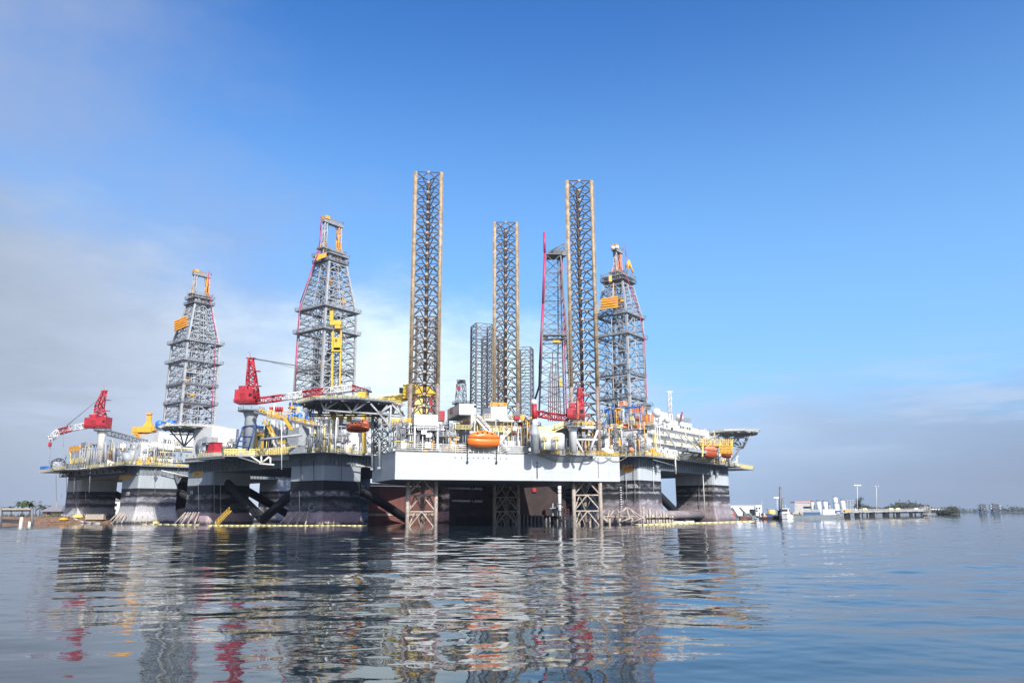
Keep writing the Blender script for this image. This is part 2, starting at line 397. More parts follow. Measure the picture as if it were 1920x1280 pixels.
def semisub(name, label, fr, L, Wd, zd, colmat, low=False, left=True):
    S = 17.0; zb = zd - 4.2
    root = thing(name, label, 'drilling rig', fr.o, 'floating four-column drilling rigs')
    for x, y in ((0, 0), (Wd, 0), (0, L), (Wd, L)):
        rings = [rrect(fr, x, x + S, y, y + S, z, .7 + g * .6, g) for z, g in ((-4, 2.4), (0, 1.9), (1.5, 1.4), (3, .8), (5, .3), (7, 0), (10, 0), (zb, 0))]
        part('column', colmat, root, lambda mb: mb.loft(rings, False))
    for y in ((5.5, L + 11.5) if low else ()):               # horizontal brace tubes, low between the columns
        part('brace_tube', colmat, root, lambda mb: mb.lathe(fr.pt(S - 1, y, 2.6), [(1.7, 0), (1.7, Wd - S + 2)], 16, fr.x))
    for p, q in (((S - 1, 7, 15.5), (S + 30, 7, 1.5)), ((7, S - 1, 15.5), (7, S + 24, 1.5)), ((7, L + 1, 15.5), (7, L - 24, 1.5)), ((S - 1, L + 9, 15.5), (S + 30, L + 9, 1.5))):
        if not left and p[0] == 7: continue
        part('diagonal_brace', 'black_paint', root, lambda mb: mb.tube(fr.pt(*p), fr.pt(*q), 1.6, 12))
    X, Y = Wd + S, L + S
    def hull(mb):
        fr.box(mb, .1, X - .1, .1, Y - .1, zb, zd - .35)
    part('deck_box', 'deck_grey', root, hull)
    part('stiffener_ribs', 'deck_grey', root, lambda mb: [fr.box(mb, i * 1.6 - .12, i * 1.6 + .12, -.35, .09, zb + .3, zd - .45) for i in range(1, int(X / 1.6))])
    part('stiffener_ribs', 'deck_grey', root, lambda mb: [fr.box(mb, -.35, .09, i * 1.6 - .12, i * 1.6 + .12, zb + .3, zd - .45) for i in range(1, int(Y / 1.6))])
    return root

def helideck(root, c, R, z, rot=22.5, mat='ivory_paint', under='steel_dark', slabm='steel_grey'):
    ring = [V((c[0] + R * math.cos(math.radians(rot + 45 * k)), c[1] + R * math.sin(math.radians(rot + 45 * k)), 0)) for k in range(8)]
    o = part('helideck', [slabm, mat], root, lambda mb: (mb.prism([(p.x, p.y) for p in ring], z - .7, z), ))
    def net(mb):
        c0 = V((c[0], c[1], 0)); out = [c0 + (p - c0) * 1.09 for p in ring]
        for i in range(8):
            a, b, A, B_ = ring[i], ring[(i + 1) % 8], out[i], out[(i + 1) % 8]
            mb.bar(A + V((0, 0, z + .2)), B_ + V((0, 0, z + .2)), .12)
            for k in range(9): mb.bar(a.lerp(b, k / 9) + V((0, 0, z - .3)), A.lerp(B_, k / 9) + V((0, 0, z + .2)), .09)
            mb.bar((a + A) / 2 + V((0, 0, z - .05)), (b + B_) / 2 + V((0, 0, z - .05)), .07)
    part('safety_net', mat, o, net)
    def beams(mb):
        for k in range(-4, 5):
            h = R * .92; y = k * R * .22; w = math.sqrt(max(.1, h * h - y * y)) * .98
            a = math.radians(rot); u = V((math.cos(a), math.sin(a), 0)); v = V((-u.y, u.x, 0)); b = V((c[0], c[1], z - .95))
            mb.bar(b + v * y - u * w, b + v * y + u * w, .35, .5); mb.bar(b + u * y - v * w + V((0, 0, -.25)), b + u * y + v * w + V((0, 0, -.25)), .3, .4)
    part('underside_beams', under, o, beams)
    return o, ring

def truss_px(mb, members, Y, r):
    for a, b in members: mb.tube(P(*a, Y), P(*b, Y), r, 6)

# ---------------------------------------------------------------- lattice towers
def derrick(label, c, ang, levels, plats, leg=.55, br=.2, yellow='amber_paint', grey='derrick_grey', seed=1, crown=None, group='lattice drilling derricks on the rigs', style='X'):
    fr = Fr(c, math.cos(ang), math.sin(ang))
    root = thing('drilling_derrick', label, 'derrick', (c[0], c[1], levels[0][0]), group)
    cs = ((-1, -1), (1, -1), (1, 1), (-1, 1))
    pt = lambda i, z, h: fr.pt(cs[i % 4][0] * h, cs[i % 4][1] * h, z)
    for i in range(4):
        part('corner_leg', grey, root, lambda mb: [mb.bar(pt(i, *a), pt(i, *b), leg * (1 - .25 * k / len(levels)), up=fr.x) for k, (a, b) in enumerate(zip(levels, levels[1:]))])
    for i in range(4):
        def f(mb):
            for k, ((z0, h0), (z1, h1)) in enumerate(zip(levels, levels[1:])):
                A, B, Cc, D = pt(i, z0, h0), pt(i + 1, z0, h0), pt(i + 1, z1, h1), pt(i, z1, h1)
                mb.bar(D, Cc, br * 1.25)
                if style == 'X': mb.bar(A, Cc, br); mb.bar(B, D, br)
                elif style == 'K':
                    m = (D + Cc) / 2; mb.bar(A, m, br); mb.bar(B, m, br); mb.bar((A + D) / 2, (B + Cc) / 2, br * .8)
                else:
                    m = (D + Cc) / 2; m0 = (A + B) / 2; mb.bar(A, m, br); mb.bar(B, m, br)
                    mb.bar(m0, m, br * .8); mb.bar((A + D) / 2, (B + Cc) / 2, br * .7); mb.bar((A + D) / 2, (A + m) / 2, br * .7); mb.bar((B + Cc) / 2, (B + m) / 2, br * .7); mb.bar(m0, (A + m) / 2, br * .6); mb.bar(m0, (B + m) / 2, br * .6)
        part('face_bracing', grey if i in (0, 3) else 'steel_dark', root, f)  # rear faces in dark steel: their shade is put into the colour
    for z, h, m in plats:
        def f(mb):
            t = .45
            fr.box(mb, -h, h, -h, -h + 2.2, z, z + t); fr.box(mb, -h, h, h - 2.2, h, z, z + t)
            fr.box(mb, -h, -h + 2.2, -h + 2.2, h - 2.2, z, z + t); fr.box(mb, h - 2.2, h, -h + 2.2, h - 2.2, z, z + t)
            q = [fr.pt(-h, -h, z + t), fr.pt(h, -h, z + t), fr.pt(h, h, z + t), fr.pt(-h, h, z + t), fr.pt(-h, -h, z + t)]
            mb.rail(q, 1.2, .05, 1.8)
        part('working_platform', m, root, f)
    return root, fr

def pink_pipe(root, pts, r=.3, mat='magenta_paint'):
    part('standpipe', mat, root, lambda mb: mb.path(pts, r, 6))

def derrick_inside(root, fr, z0, z1, h, seed, yel=None):
    r = random.Random(seed)
    for k in range(3):
        x, y = (-.55 + .5 * k) * h, r.uniform(-.3, .5) * h
        part('guide_rail', 'steel_dark' if k != 1 else 'machine_grey', root, lambda mb: (mb.bar(fr.pt(x, y, z0), fr.pt(x * .6, y * .6, z1), .45), mb.bar(fr.pt(x + 1.2, y, z0), fr.pt(x * .6 + 1, y * .6, z1 - 6), .3)))
    def stand(mb):
        for i in range(9): mb.tube(fr.pt(-.7 * h + i * .5, .45 * h, z0), fr.pt(-.6 * h + i * .5, .42 * h, z0 + 28), .13, 5)
    part('racked_drill_pipe', 'steel_dark', root, stand)
    def stair(mb):
        z = z0; s = 1
        while z < z1 - 5:
            mb.bar(fr.pt(.35 * h, -s * .3 * h, z), fr.pt(.35 * h, s * .3 * h, z + 4), .5, .15); s = -s; z += 4
            fr.box(mb, .25 * h, .55 * h, s * -.3 * h - .8, s * -.3 * h + .8, z, z + .15)
    part('stairway', 'steel_grey', root, stair)
    for k in range(26):
        z = r.uniform(z0 + 2, z1 - 8); x, y = r.uniform(-.7, .7) * h, r.uniform(-.7, .7) * h; s = r.uniform(.5, 1.3)
        m = r.choice(['steel_dark', 'machine_grey', 'steel_grey', 'steel_dark', 'steel_grey', 'machine_grey', 'amber_paint'])
        part('derrick_machinery', m, root, lambda mb: (fr.box(mb, x - s, x + s, y - s * .7, y + s * .7, z, z + s * 1.3), mb.bar(fr.pt(x, y, z - 2), fr.pt(x, y, z + 3), .25)))
    for k in range(8):
        z = z0 + (z1 - z0) * (k + .6) / 8.6
        part('inner_gangway', 'steel_grey', root, lambda mb: (fr.box(mb, -.8 * h, .8 * h, -.15 * h - .5, -.15 * h + .5, z, z + .2), mb.rail([fr.pt(-.8 * h, -.15 * h - .5, z + .2), fr.pt(.8 * h, -.15 * h - .5, z + .2)], 1.1, .04)))

def crown_portal(root, fr, z0, z1, w, legm='amber_paint', d=1.6):
    "open frame above the derrick: two lattice posts carrying the crown beam"
    for s, m in ((-1, 'derrick_grey'), (1, legm)):
        part('crown_post', m, root, lambda mb: mb.lattice(fr.pt(s * w, 0, z0), fr.pt(s * w * .95, 0, z1 - 1.5), d, d * .8, d, d * .8, 5, .22, .16, up=fr.x))
    def beam(mb):
        fr.box(mb, -w - 1.2, w + 1.2, -1.1, 1.1, z1 - 1.7, z1 - .3); mb.cur = 1
        fr.box(mb, -w - 1, -w + 1.3, -1.4, 1.4, z1 - .3, z1 + 1.1)
        for k in (-.4, .1, .5): mb.lathe(fr.pt(k * w, -.5, z1 - .3), [(.8, 0), (.8, 1)], 12, fr.y)
        mb.cur = 0
        mb.rail([fr.pt(-w - 1.2, -1.1, z1 - .3), fr.pt(w + 1.2, -1.1, z1 - .3), fr.pt(w + 1.2, 1.1, z1 - .3)], 1.3, .05)
    part('crown_beam', ['steel_grey', 'amber_paint'], root, beam)
    part('crown_walkway', 'steel_grey', root, lambda mb: (fr.box(mb, -w - 2.2, w + 2.2, -2.4, 2.4, z0 + 2.2, z0 + 2.5), mb.rail([fr.pt(-w - 2.2, -2.4, z0 + 2.5), fr.pt(w + 2.2, -2.4, z0 + 2.5), fr.pt(w + 2.2, 2.4, z0 + 2.5), fr.pt(-w - 2.2, 2.4, z0 + 2.5)], 1.2, .05)))
    part('crown_strut', legm, root, lambda mb: [mb.bar(fr.pt(s_ * w, 0, z0 + (z1 - z0) * .55), fr.pt(s_ * (w + 1.6), d_, z0), .35) for s_ in (-1, 1) for d_ in (-2, 2)])
    part('crown_machinery', 'steel_dark', root, lambda mb: [mb.box(fr.pt(x_, y_, z0 + 1.2), 1.5, 1.2, 1.8) for x_, y_ in ((-1.6, .5), (.4, -1), (2, .8))])
    part('crown_stay', 'steel_dark', root, lambda mb: (mb.bar(fr.pt(w * .4, 0, z1 - 1.7), fr.pt(w * .75, 0, z0 + (z1 - z0) * .55), .22), mb.bar(fr.pt(-w * .4, 0, z1 - 1.7), fr.pt(-w * .8, 0, z0 + (z1 - z0) * .6), .22)))

# ---------------------------------------------------------------- cranes
def crane(label, Y, ped, cab, mast, boom, col='red_paint', pedmat='ivory_paint', mw=3.2, bw=2.4, cables=(), hook=None, cabd=5):
    px, y0, y1, r = ped
    base = P(px, y1, Y); top = P(px, y0, Y)
    root = thing('pedestal_crane', label, 'crane', base, 'pedestal cranes on the rig decks')
    part('pedestal', pedmat, root, lambda mb: mb.lathe(base, [(r, 0), (r, (top.z - base.z) * .8), (r * 1.5, top.z - base.z - .3), (r * 1.5, top.z - base.z)], 16))
    def cw(mb):
        R = r * 2.3; z = top.z - .5
        mb.lathe(V((base.x, base.y, z)), [(.5, 0), (R, 0), (R, .25), (.5, .25)], 16)
        mb.rail([V((base.x + R * math.cos(t), base.y + R * math.sin(t), z + .25)) for t in [i * math.pi / 5 for i in range(11)]], 1.2, .05, 2)
    part('service_platform', 'steel_dark', root, cw)
    a, b = P(cab[0], cab[3], Y), P(cab[2], cab[1], Y)
    def cb(mb):
        x0, x1, z0, z1 = a.x, b.x, a.z, b.z
        mb.add([(x0, Y - cabd / 2, z0), (x1, Y - cabd / 2, z0), (x1, Y + cabd / 2, z0), (x0, Y + cabd / 2, z0), (x0, Y - cabd / 2, z1 - .5), (x1, Y - cabd / 2, z1), (x1, Y + cabd / 2, z1), (x0, Y + cabd / 2, z1 - .5)],
               [(3, 2, 1, 0), (4, 5, 6, 7), (0, 1, 5, 4), (1, 2, 6, 5), (2, 3, 7, 6), (3, 0, 4, 7)])
        w = (x1 - x0)
        mb.box((x0 + w * .3, Y, z1 + .5), w * .35, cabd * .6, 1.2); mb.lathe((x0 + w * .7, Y - cabd * .2, z1 - .2), [(.7, 0), (.7, 1)], 10)
        mb.rail([(x0, Y - cabd / 2 - .6, z0), (x1 + 1, Y - cabd / 2 - .6, z0)], 1.2, .06)
    k = part('machinery_house', col, root, cb)
    part('window', 'glass_dark', k, lambda mb: mb.box((b.x - .9, Y - cabd / 2 - .02, (a.z + b.z) / 2 + .2), 1.1, .08, 1.1))
    part('vent_grille', 'black_paint', k, lambda mb: [mb.box((a.x + (b.x - a.x) * .45, Y - cabd / 2 - .02, a.z + (b.z - a.z) * (.3 + .15 * i)), (b.x - a.x) * .25, .08, .2) for i in range(3)])
    m = [P(x, y, Y) for x, y in mast]
    def ms(mb):
        for p, q, w0, w1 in zip(m, m[1:], (mw, mw * .75), (mw * .75, mw * .35)): mb.lattice(p, q, w0, w1, w0, w1, 4, .3, .2, up=(0, 1, 0))
        mb.bar(m[-1] + V((-1.6, 0, .2)), m[-1] + V((1.6, 0, .2)), .8, .3); mb.tube(m[-1], m[-1] + V((-.6, 0, 2.4)), .08)
        for t in (.35, .7):
            c = m[0].lerp(m[-1], t); mb.box(c + V((mw * .55, 0, 0)), 2.2, 1.6, .2)
    part('mast', col, root, ms)
    def bm(mb):
        for i, ((p, m0), (q, _)) in enumerate(zip(boom, boom[1:])):
            mb.cur = {'r': 0, 'w': 1, 'y': 2}[m0]; n = max(2, int(((P(*q, Y) - P(*p, Y)).length) / 2.4)); last = i == len(boom) - 2
            mb.lattice(P(*p, Y), P(*q, Y), bw, bw * (.5 if last else 1), bw, bw * (.5 if last else 1), n, .21, .15)
    part('boom', [col, 'white_paint', 'yellow_paint'], root, bm)
    for i, (p, q) in enumerate(cables):
        part('stay_cable', 'cable', root, lambda mb: [mb.tube(P(p[0], p[1] + d, Y + d), P(q[0], q[1] + d, Y + d), .07, 4) for d in ((-.8, 0, .8) if i == 0 else (0,))])
    if hook:
        h0, h1 = P(*hook[0], Y), P(*hook[1], Y)
        part('hook_block', col, root, lambda mb: (mb.tube(h0, h1 + V((0, 0, 2)), .12), mb.box(h1 + V((0, 0, 1.2)), 1.2, .8, 1.8), mb.tube(h1 + V((0, 0, .4)), h1 + V((.3, 0, -.8)), .25, 6, .08)))
    return root

def lifeboat(label, c, L, ang, mats=('orange_paint', 'salmon_paint'), h=1.0, cockpit='mid', group='enclosed lifeboats on the rigs'):
    "enclosed lifeboat: flared hull, canopy, rubbing strake, hatches"
    root = thing('lifeboat', label, 'lifeboat', c, group); u = V((math.cos(ang), math.sin(ang), 0)); v = V((-u.y, u.x, 0)); c = V(c)
    n = 16; B = L * .17; H = L * .15 * h
    def sec(t, kind):
        s = (1 - abs(t) ** 2.6) ** .6 if abs(t) < 1 else 0; s = max(s, .04)
        x = c + u * (t * L / 2); up = .12 * H * t * t
        if kind == 'hull':
            pr = [(-1, 1), (-.95, .55), (-.7, .2), (-.25, .02), (.25, .02), (.7, .2), (.95, .55), (1, 1)]
            return [x + v * (a * B * s) + V((0, 0, b * H + up + (1 - s) * .25 * H * (1 - b))) for a, b in pr]
        if cockpit == 'aft': k = .62 + (.5 if t > .35 else .14 if t > .1 else 0.05)
        else: k = .75 + .2 * max(0, 1 - (t / .3) ** 2)
        e = max(.05, (1 - abs(t) ** 4))
        pr = [(-.97, 1.0), (-.85, 1 + .5 * k * e), (-.5, 1 + .95 * k * e), (0, 1 + 1.05 * k * e), (.5, 1 + .95 * k * e), (.85, 1 + .5 * k * e), (.97, 1.0)]
        return [x + v * (a * B * s * .97) + V((0, 0, b * H + up)) for a, b in pr]
    ts = [-1 + 2 * i / n for i in range(n + 1)]
    part('hull', mats[0], root, lambda mb: mb.loft([sec(t * .995, 'hull') for t in ts], True))
    part('canopy', mats[1], root, lambda mb: mb.loft([sec(t * .94, 'can') for t in ts], True))
    part('fender_strake', 'dull_orange', root, lambda mb: [mb.path([sec(t * .995, 'hull')[k] for t in ts], .14, 5) for k in (0, 7)])
    def win(mb):
        for t in (-.45, -.15, .15, .45):
            for s_ in (1, 5):
                a = sec(t, 'can'); p = a[s_] * .5 + a[s_ + (1 if s_ == 1 else -1)] * .5
                mb.box(p, .5, .5, .4, ang)
    part('hatches', 'glass_dark', root, win)
    return root
# ================================================================ three semisubmersible rigs
def mk(root, fr):
    "shorthand builders for pixel-measured boxes on a rig: R on planes parallel to its lit face, Lf on its shaded face"
    def R(name, mat, x0, y0, x1, y1, v, d, parent=None): return part(name, mat, parent or root, lambda mb: fr.pbox(mb, x0, y0, x1, y1, 'y', v, d))
    def Lf(name, mat, x0, y0, x1, y1, v, d, parent=None): return part(name, mat, parent or root, lambda mb: fr.pbox(mb, x0, y0, x1, y1, 'x', v, d))
    return R, Lf
def slab(root, fr, poly, z, rails, mat='steel_grey', railmat='pale_yellow', t=.35, name='main_deck'):
    part(name, mat, root, lambda mb: mb.prism([fr.pt(x, y, 0)[:2] for x, y in poly], z - t, z))
    for a, b in rails:
        part('guard_rail', railmat, root, lambda mb: mb.rail([fr.pt(*a, z), fr.pt(*b, z)], 1.2, .05, 1.7))
def sign(root, fr, mat, x0, y0, x1, y1, ax, v, txt=None, tmat='black_paint', name='name_plate'):
    o = part(name, mat, root, lambda mb: fr.pbox(mb, x0, y0, x1, y1, ax, v, .06))
    if txt:
        a, b, z0, z1 = fr.rect(x0, y0, x1, y1, ax, v); h = (z1 - z0) * .5
        ex = -fr.y if ax == 'x' else fr.x; w = b - a
        st = fr.pt(v - .03, b - w * .12, z0 + h * .5) if ax == 'x' else fr.pt(a + w * .12, v - .03, z0 + h * .5)
        part('lettering', tmat, o, lambda mb: text_faces(mb, txt, st, ex, h, t=.02))
    return o
def letters(root, fr, txt, px, py, ax, v, h, mat='white_paint', name='lettering'):
    p = fr.hit(px, py, ax, v); ex = -fr.y if ax == 'x' else fr.x
    part(name, mat, root, lambda mb: text_faces(mb, txt, fr.pt(*p), ex, h, t=.03))
def windows(parent, fr, ax, v, a0, a1, z, n, w=.7, h=.8):
    for i in range(n):
        c = a0 + (a1 - a0) * (i + .5) / n
        part('window', 'glass_dark', parent, lambda mb: fr.box(mb, v - .05, v + .1, c - w / 2, c + w / 2, z, z + h) if ax == 'x' else fr.box(mb, c - w / 2, c + w / 2, v - .05, v + .1, z, z + h))
def racks(root, fr, x, y, S=17):
    "slanting anchor rack bars at a column foot"
    for i in range(6):
        t = i / 5
        part('anchor_rack', 'weathered_pile', root, lambda mb: mb.tube(fr.pt(x - 1.8, y + 2 + t * 9, 4.4), fr.pt(x - 4.6, y + 1.0 + t * 11 + (1.4 if i % 2 else -1.2), .2), .3, 6))
    for i in range(3):
        part('anchor_rack', 'weathered_pile', root, lambda mb: mb.tube(fr.pt(x + 1 + i * 2, y - 2.2, 3.6), fr.pt(x - 1 + i * 2.4, y - 4.2, .2), .28, 6))
def anchor(root, fr, p, s=1.0, mat='steel_dark'):
    def f(mb):
        c = fr.pt(*p); u = fr.x
        mb.bar(c, c + V((0, 0, -2.6 * s)), .3 * s); 
        for k in (-1, 1): mb.bar(c + u * (k * 1.1 * s) + V((0, 0, -.4 * s)), c + V((0, 0, -2.8 * s)), .4 * s)
        mb.bar(c + u * -1.2 * s + V((0, 0, -.3 * s)), c + u * 1.2 * s + V((0, 0, -.3 * s)), .25 * s); mb.tube(c, c + V((0, 0, 2.4 * s)), .1)
    part('hanging_anchor', mat, root, f)

PAL = ['machine_grey', 'white_paint', 'steel_grey', 'ivory_paint', 'pale_yellow', 'deck_grey', 'machine_grey', 'steel_grey', 'steel_dark']
PALY = PAL + ['yellow_paint', 'amber_paint', 'steel_dark']

# ---------------------------------------------------------------- far left rig
fA = Fr((-157.2, 329), .665, .747)
A = semisub('semisubmersible_rig', 'leftmost grey four-column rig with salt-whitened column feet beside the earth bank', fA, 64, 66, 24, 'column_salted', False, False)
R, Lf = mk(A, fA); ZA = 24
slab(A, fA, [(-7, -2), (86, -2), (86, 65.9), (-12, 66), (-12, 50), (-7, 46)], ZA, [((-7, -2), (-7, 46)), ((-7, -2), (86, -2)), ((-12, 50), (-12, 66))])
slab(A, fA, [(-12, 66), (10, 66), (10, 83), (-12, 83)], ZA - .3, [((-12, 66), (-12, 83))], name='winch_platform')
part('platform_girder', 'black_paint', A, lambda mb: mb.lattice(fA.pt(-5, 2, 22), fA.pt(-8, 66, 22), 1.5, 1.5, 2, 2, 22, .2, .15))
reel(A, fA, -7, 76, ZA, 3.0, 3, 'y'); reel(A, fA, -3, 10, ZA, 3.6, 4, 'x'); racks(A, fA, 0, 2)
Lf('deckhouse', 'machine_grey', 226, 846, 262, 874, 4, 9); Lf('deckhouse', 'machine_grey', 230, 832, 268, 848, 12, 9)
o = R('accommodation_block', 'white_paint', 264, 830, 326, 866, 6, 16); windows(o, fA, 'y', 6, 10, 30, 29, 7)
o = R('accommodation_block', 'white_paint', 297, 812, 366, 840, 22, 20)
slab(A, fA, [(6, 3), (34, 3), (34, 8), (6, 8)], 31.4, [((6, 3), (34, 3))], name='walkway')
part('gangway', 'steel_dark', A, lambda mb: mb.lattice(P(206, 812, 352), P(272, 829, 346), 2.4, 2.4, 2, 2, 10, .25, .16))
for i in range(9):
    p = P(148 + i * 4.4, 868, 350)
    part('bulk_pipe', 'steel_grey', A, lambda mb: (mb.tube(p - V((0, 0, 2)), p + V((0, 0, 6.2 + (i % 3) * .8)), .35, 7), mb.tube(p + V((0, 0, 6)), p + V((1.1, 0, 6.6)), .3, 6)))
for x0, y0, x1, y1, m in ((129, 836, 148, 846, 'amber_paint'), (133, 846, 150, 858, 'machine_grey'), (134, 858, 152, 868, 'pale_yellow'), (196, 833, 222, 841, 'ivory_paint'), (200, 848, 224, 858, 'salmon_paint'), (205, 860, 226, 872, 'steel_grey'), (75, 874, 86, 880, 'blue_paint'), (152, 829, 161, 837, 'steel_grey')):
    Lf('equipment_rack', m, x0, y0, x1, y1, 6, 4)
for px in (198, 214, 222, 240, 252): part('vent_stack', 'steel_grey', A, lambda mb: mb.tube(P(px, 870, 345), P(px, 828, 345), .7, 8))
clutter(A, fA, -5, 20, 12, 62, ZA, 26, 2.2, 11, PALY); clutter(A, fA, -6, 40, 0, 6, ZA, 12, 1.8, 12, PALY); clutter(A, fA, -10, 4, 68, 84, ZA, 8, 2, 13, PAL)
clutter(A, fA, 10, 34, 10, 20, 34.5, 8, 1.8, 14, PAL)
for y0, b in ((34, 45), (52, 60)): part('drain_pipe', 'steel_grey', A, lambda mb: mb.tube(fA.pt(-7.2, y0, 24), fA.pt(-6.6, y0, 13), .13))
sign(A, fA, 'amber_paint', 224, 889, 246, 898, 'x', -.1); letters(A, fA, '2 D', 237, 928, 'x', -.2, 1.4); letters(A, fA, '5', 114, 932, 'x', -.2, 1.4)
anchor(A, fA, (16, -1.5, 21), 1.5); anchor(A, fA, (6, -2.2, 21), .7)
part('overboard_arm', 'ivory_paint', A, lambda mb: (mb.tube(fA.pt(22, -3, 24.4), fA.pt(22, -3, 17.5), .3), mb.tube(fA.pt(8, -2.5, 22), fA.pt(24, -3, 19), .2)))
part('white_tube', 'white_paint', A, lambda mb: mb.tube(fA.pt(27, -3, 25), fA.pt(40, -3, 25), 1.3, 12))

# ---------------------------------------------------------------- middle rig
fB = Fr((-62.7, 258), .6, .8)
B = semisub('semisubmersible_rig', 'middle dark four-column rig with pink growth on its column feet and a red boom crane', fB, 64, 64, 23.5, 'column_pink')
R, Lf = mk(B, fB); ZB = 23.5
slab(B, fB, [(-3.5, -3), (86, -3), (86, 86), (-4, 86), (-4, 62), (-14, 60), (-14, 36), (-5, 28), (-5, 8)], ZB, [((-3.5, -3), (-5, 8)), ((-5, 8), (-5, 28)), ((-5, 28), (-14, 36)), ((-14, 36), (-14, 60)), ((-3.5, -3), (40, -3))])
part('platform_girder', 'steel_dark', B, lambda mb: (mb.bar(fB.pt(-13.6, 36, 22.9), fB.pt(-13.6, 60, 22.9), .5, .8), mb.bar(fB.pt(-13, 48, 22.8), fB.pt(-1, 44, 19.5), .6), mb.bar(fB.pt(-12, 30, 22.8), fB.pt(-1, 28, 20), .5)))
part('hose_davit', 'ivory_paint', B, lambda mb: truss_px(mb, [((470, 855), (490, 868)), ((505, 856), (490, 868)), ((490, 855), (490, 868)), ((486, 869), (514, 871)), ((507, 857), (507, 871))], 249, .3))
racks(B, fB, 0, 2); racks(B, fB, 0, 66)
reel(B, fB, -9, 55, ZB, 3.3, 4, 'x'); reel(B, fB, 1, 5, ZB, 3.2, 4, 'x')
# red winch house on the wing platform
rh = part('winch_house', 'red_paint', B, lambda mb: mb.loft([[fB.pt(-9 + a * w * .8, 49 + b * w2 * .75, z) for a, b in ((-1, -1), (1, -1), (1, 1), (-1, 1))] for z, w, w2 in ((ZB + 1.6, 3, 3.6), (ZB + 2.6, 2.4, 2.8), (ZB + 5, 2, 2.2), (ZB + 5.4, 2.4, 2.6))]))
part('plinth', 'machine_grey', rh, lambda mb: fB.box(mb, -11.8, -6.2, 45.8, 52.2, ZB, ZB + 1.6))
for k in range(5): 
    x = 404 + k * 6.5
    part('pump_unit', 'green_paint' if k % 2 else 'steel_dark', B, lambda mb: (fB.pbox(mb, x, 838, x + 5, 858, 'x', -8, 1.6), fB.pbox(mb, x - 1, 846, x + 7, 849, 'x', -8.4, 2.4)))
o = R('accommodation_block', 'white_paint', 396, 802, 447, 850, 58, 12); windows(o, fB, 'y', 58, 10, 30, 33, 4)
o = R('winch_cabin', 'machine_grey', 388, 819, 409, 830, 50, 3)
# house at the right of the deck
hb = R('accommodation_block', 'white_paint', 629, 818, 698, 853, 4, 12); R('upper_house', 'white_paint', 645, 807, 697, 819, 5, 9)
part('fire_cabinet', 'red_paint', hb, lambda mb: fB.pbox(mb, 677, 844, 685, 853, 'y', 3.4, .6))
windows(hb, fB, 'y', 4, 21, 33, 28, 3); part('davit_frame', 'steel_grey', B, lambda mb: truss_px(mb, [((646, 818), (660, 806)), ((650, 818), (664, 806)), ((672, 818), (672, 806))], 268, .22))
# machinery stack behind the corner
R('mud_module', 'machine_grey', 571, 838, 607, 850, 3, 8); R('mud_module', 'machine_grey', 560, 801, 580, 840, 8, 6); R('mud_module', 'white_paint', 592, 786, 640, 812, 12, 8)
R('mud_module', 'machine_grey', 600, 812, 631, 842, 9, 6)
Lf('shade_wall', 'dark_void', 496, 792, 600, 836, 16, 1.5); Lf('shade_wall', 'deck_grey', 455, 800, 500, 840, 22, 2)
for i in range(12):
    x = 512 + i * 7.6
    part('silo_pipe', 'machine_grey' if i % 3 else 'white_paint', B, lambda mb: (mb.tube(G(x, 270, 27.5), G(x, 270, 35.6 - i * .06), .62, 9), mb.tube(G(x, 270, 28.2), G(x + 3, 268, 27), .4, 7)))
slab(B, fB, [(8, 2), (38, 2), (38, 30), (8, 30)], 36.2, [((8, 2), (8, 30)), ((8, 2), (38, 2))], name='upper_deck', railmat='yellow_paint')
part('pipe_gantry', 'steel_dark', B, lambda mb: (mb.bar(P(478, 772, 268), P(600, 803, 258), 1.2, .9), mb.bar(P(478, 768, 268), P(600, 799, 258), .15), ))
part('guard_rail', 'yellow_paint', B, lambda mb: mb.rail([P(486, 774, 267), P(596, 801, 258.3)], 1.6, .1, 1.4))
part('stairway', 'yellow_paint', B, lambda mb: (mb.bar(P(494, 786, 258), P(511, 818, 256), .25, .5), mb.bar(P(500, 786, 258), P(516, 818, 256), .25, .5), mb.bar(P(530, 782, 258), P(545, 806, 256), .25, .5), mb.bar(P(534, 782, 258), P(549, 806, 256), .25, .5)))
for px, w, y0, y1, m in ((549, 9, 762, 790, 'navy_paint'), (561, 12, 774, 789, 'blue_paint'), (574, 8, 764, 790, 'navy_paint'), (585, 7, 766, 790, 'blue_paint')):
    part('pressure_vessel', m, B, lambda mb: mb.lathe(P(px, y1, 276), [(w * .09, 0), (w * .09, P(px, y0, 276).z - P(px, y1, 276).z - .6), (.2, P(px, y0, 276).z - P(px, y1, 276).z)], 12))
part('tarpaulin', 'blue_paint', B, lambda mb: mb.loft([[P(x, 762 + dy, 274 + dz) for dy, dz in ((0, 0), (-5, 1), (-8, 2.5), (-6, 4), (0, 5))] for x in (542, 549, 557, 566)]))
for i in range(5): part('gas_bottle_rack', 'red_paint', B, lambda mb: (mb.tube(P(508 + i * 5, 771, 272), P(508 + i * 5, 763, 272), .55, 8), mb.tube(P(508 + i * 5, 778, 272), P(508 + i * 5, 771, 272), .2, 6)))
wb = Lf('control_cabin', 'white_paint', 511, 833, 532, 862, -2.6, 4); part('warning_panel', 'red_paint', wb, lambda mb: fB.pbox(mb, 524, 838, 530, 846, 'x', -2.72, .1))
part('cabin_rail', 'yellow_paint', wb, lambda mb: fB.pbox(mb, 512, 826, 536, 832, 'x', -2.4, .15))
part('whip_antenna', 'white_paint', B, lambda mb: mb.tube(P(528, 880, 252), P(528, 805, 252), .16))
part('cross_beam', 'machine_grey', B, lambda mb: mb.tube(P(489, 824, 256), P(566, 815, 254), .45, 8))
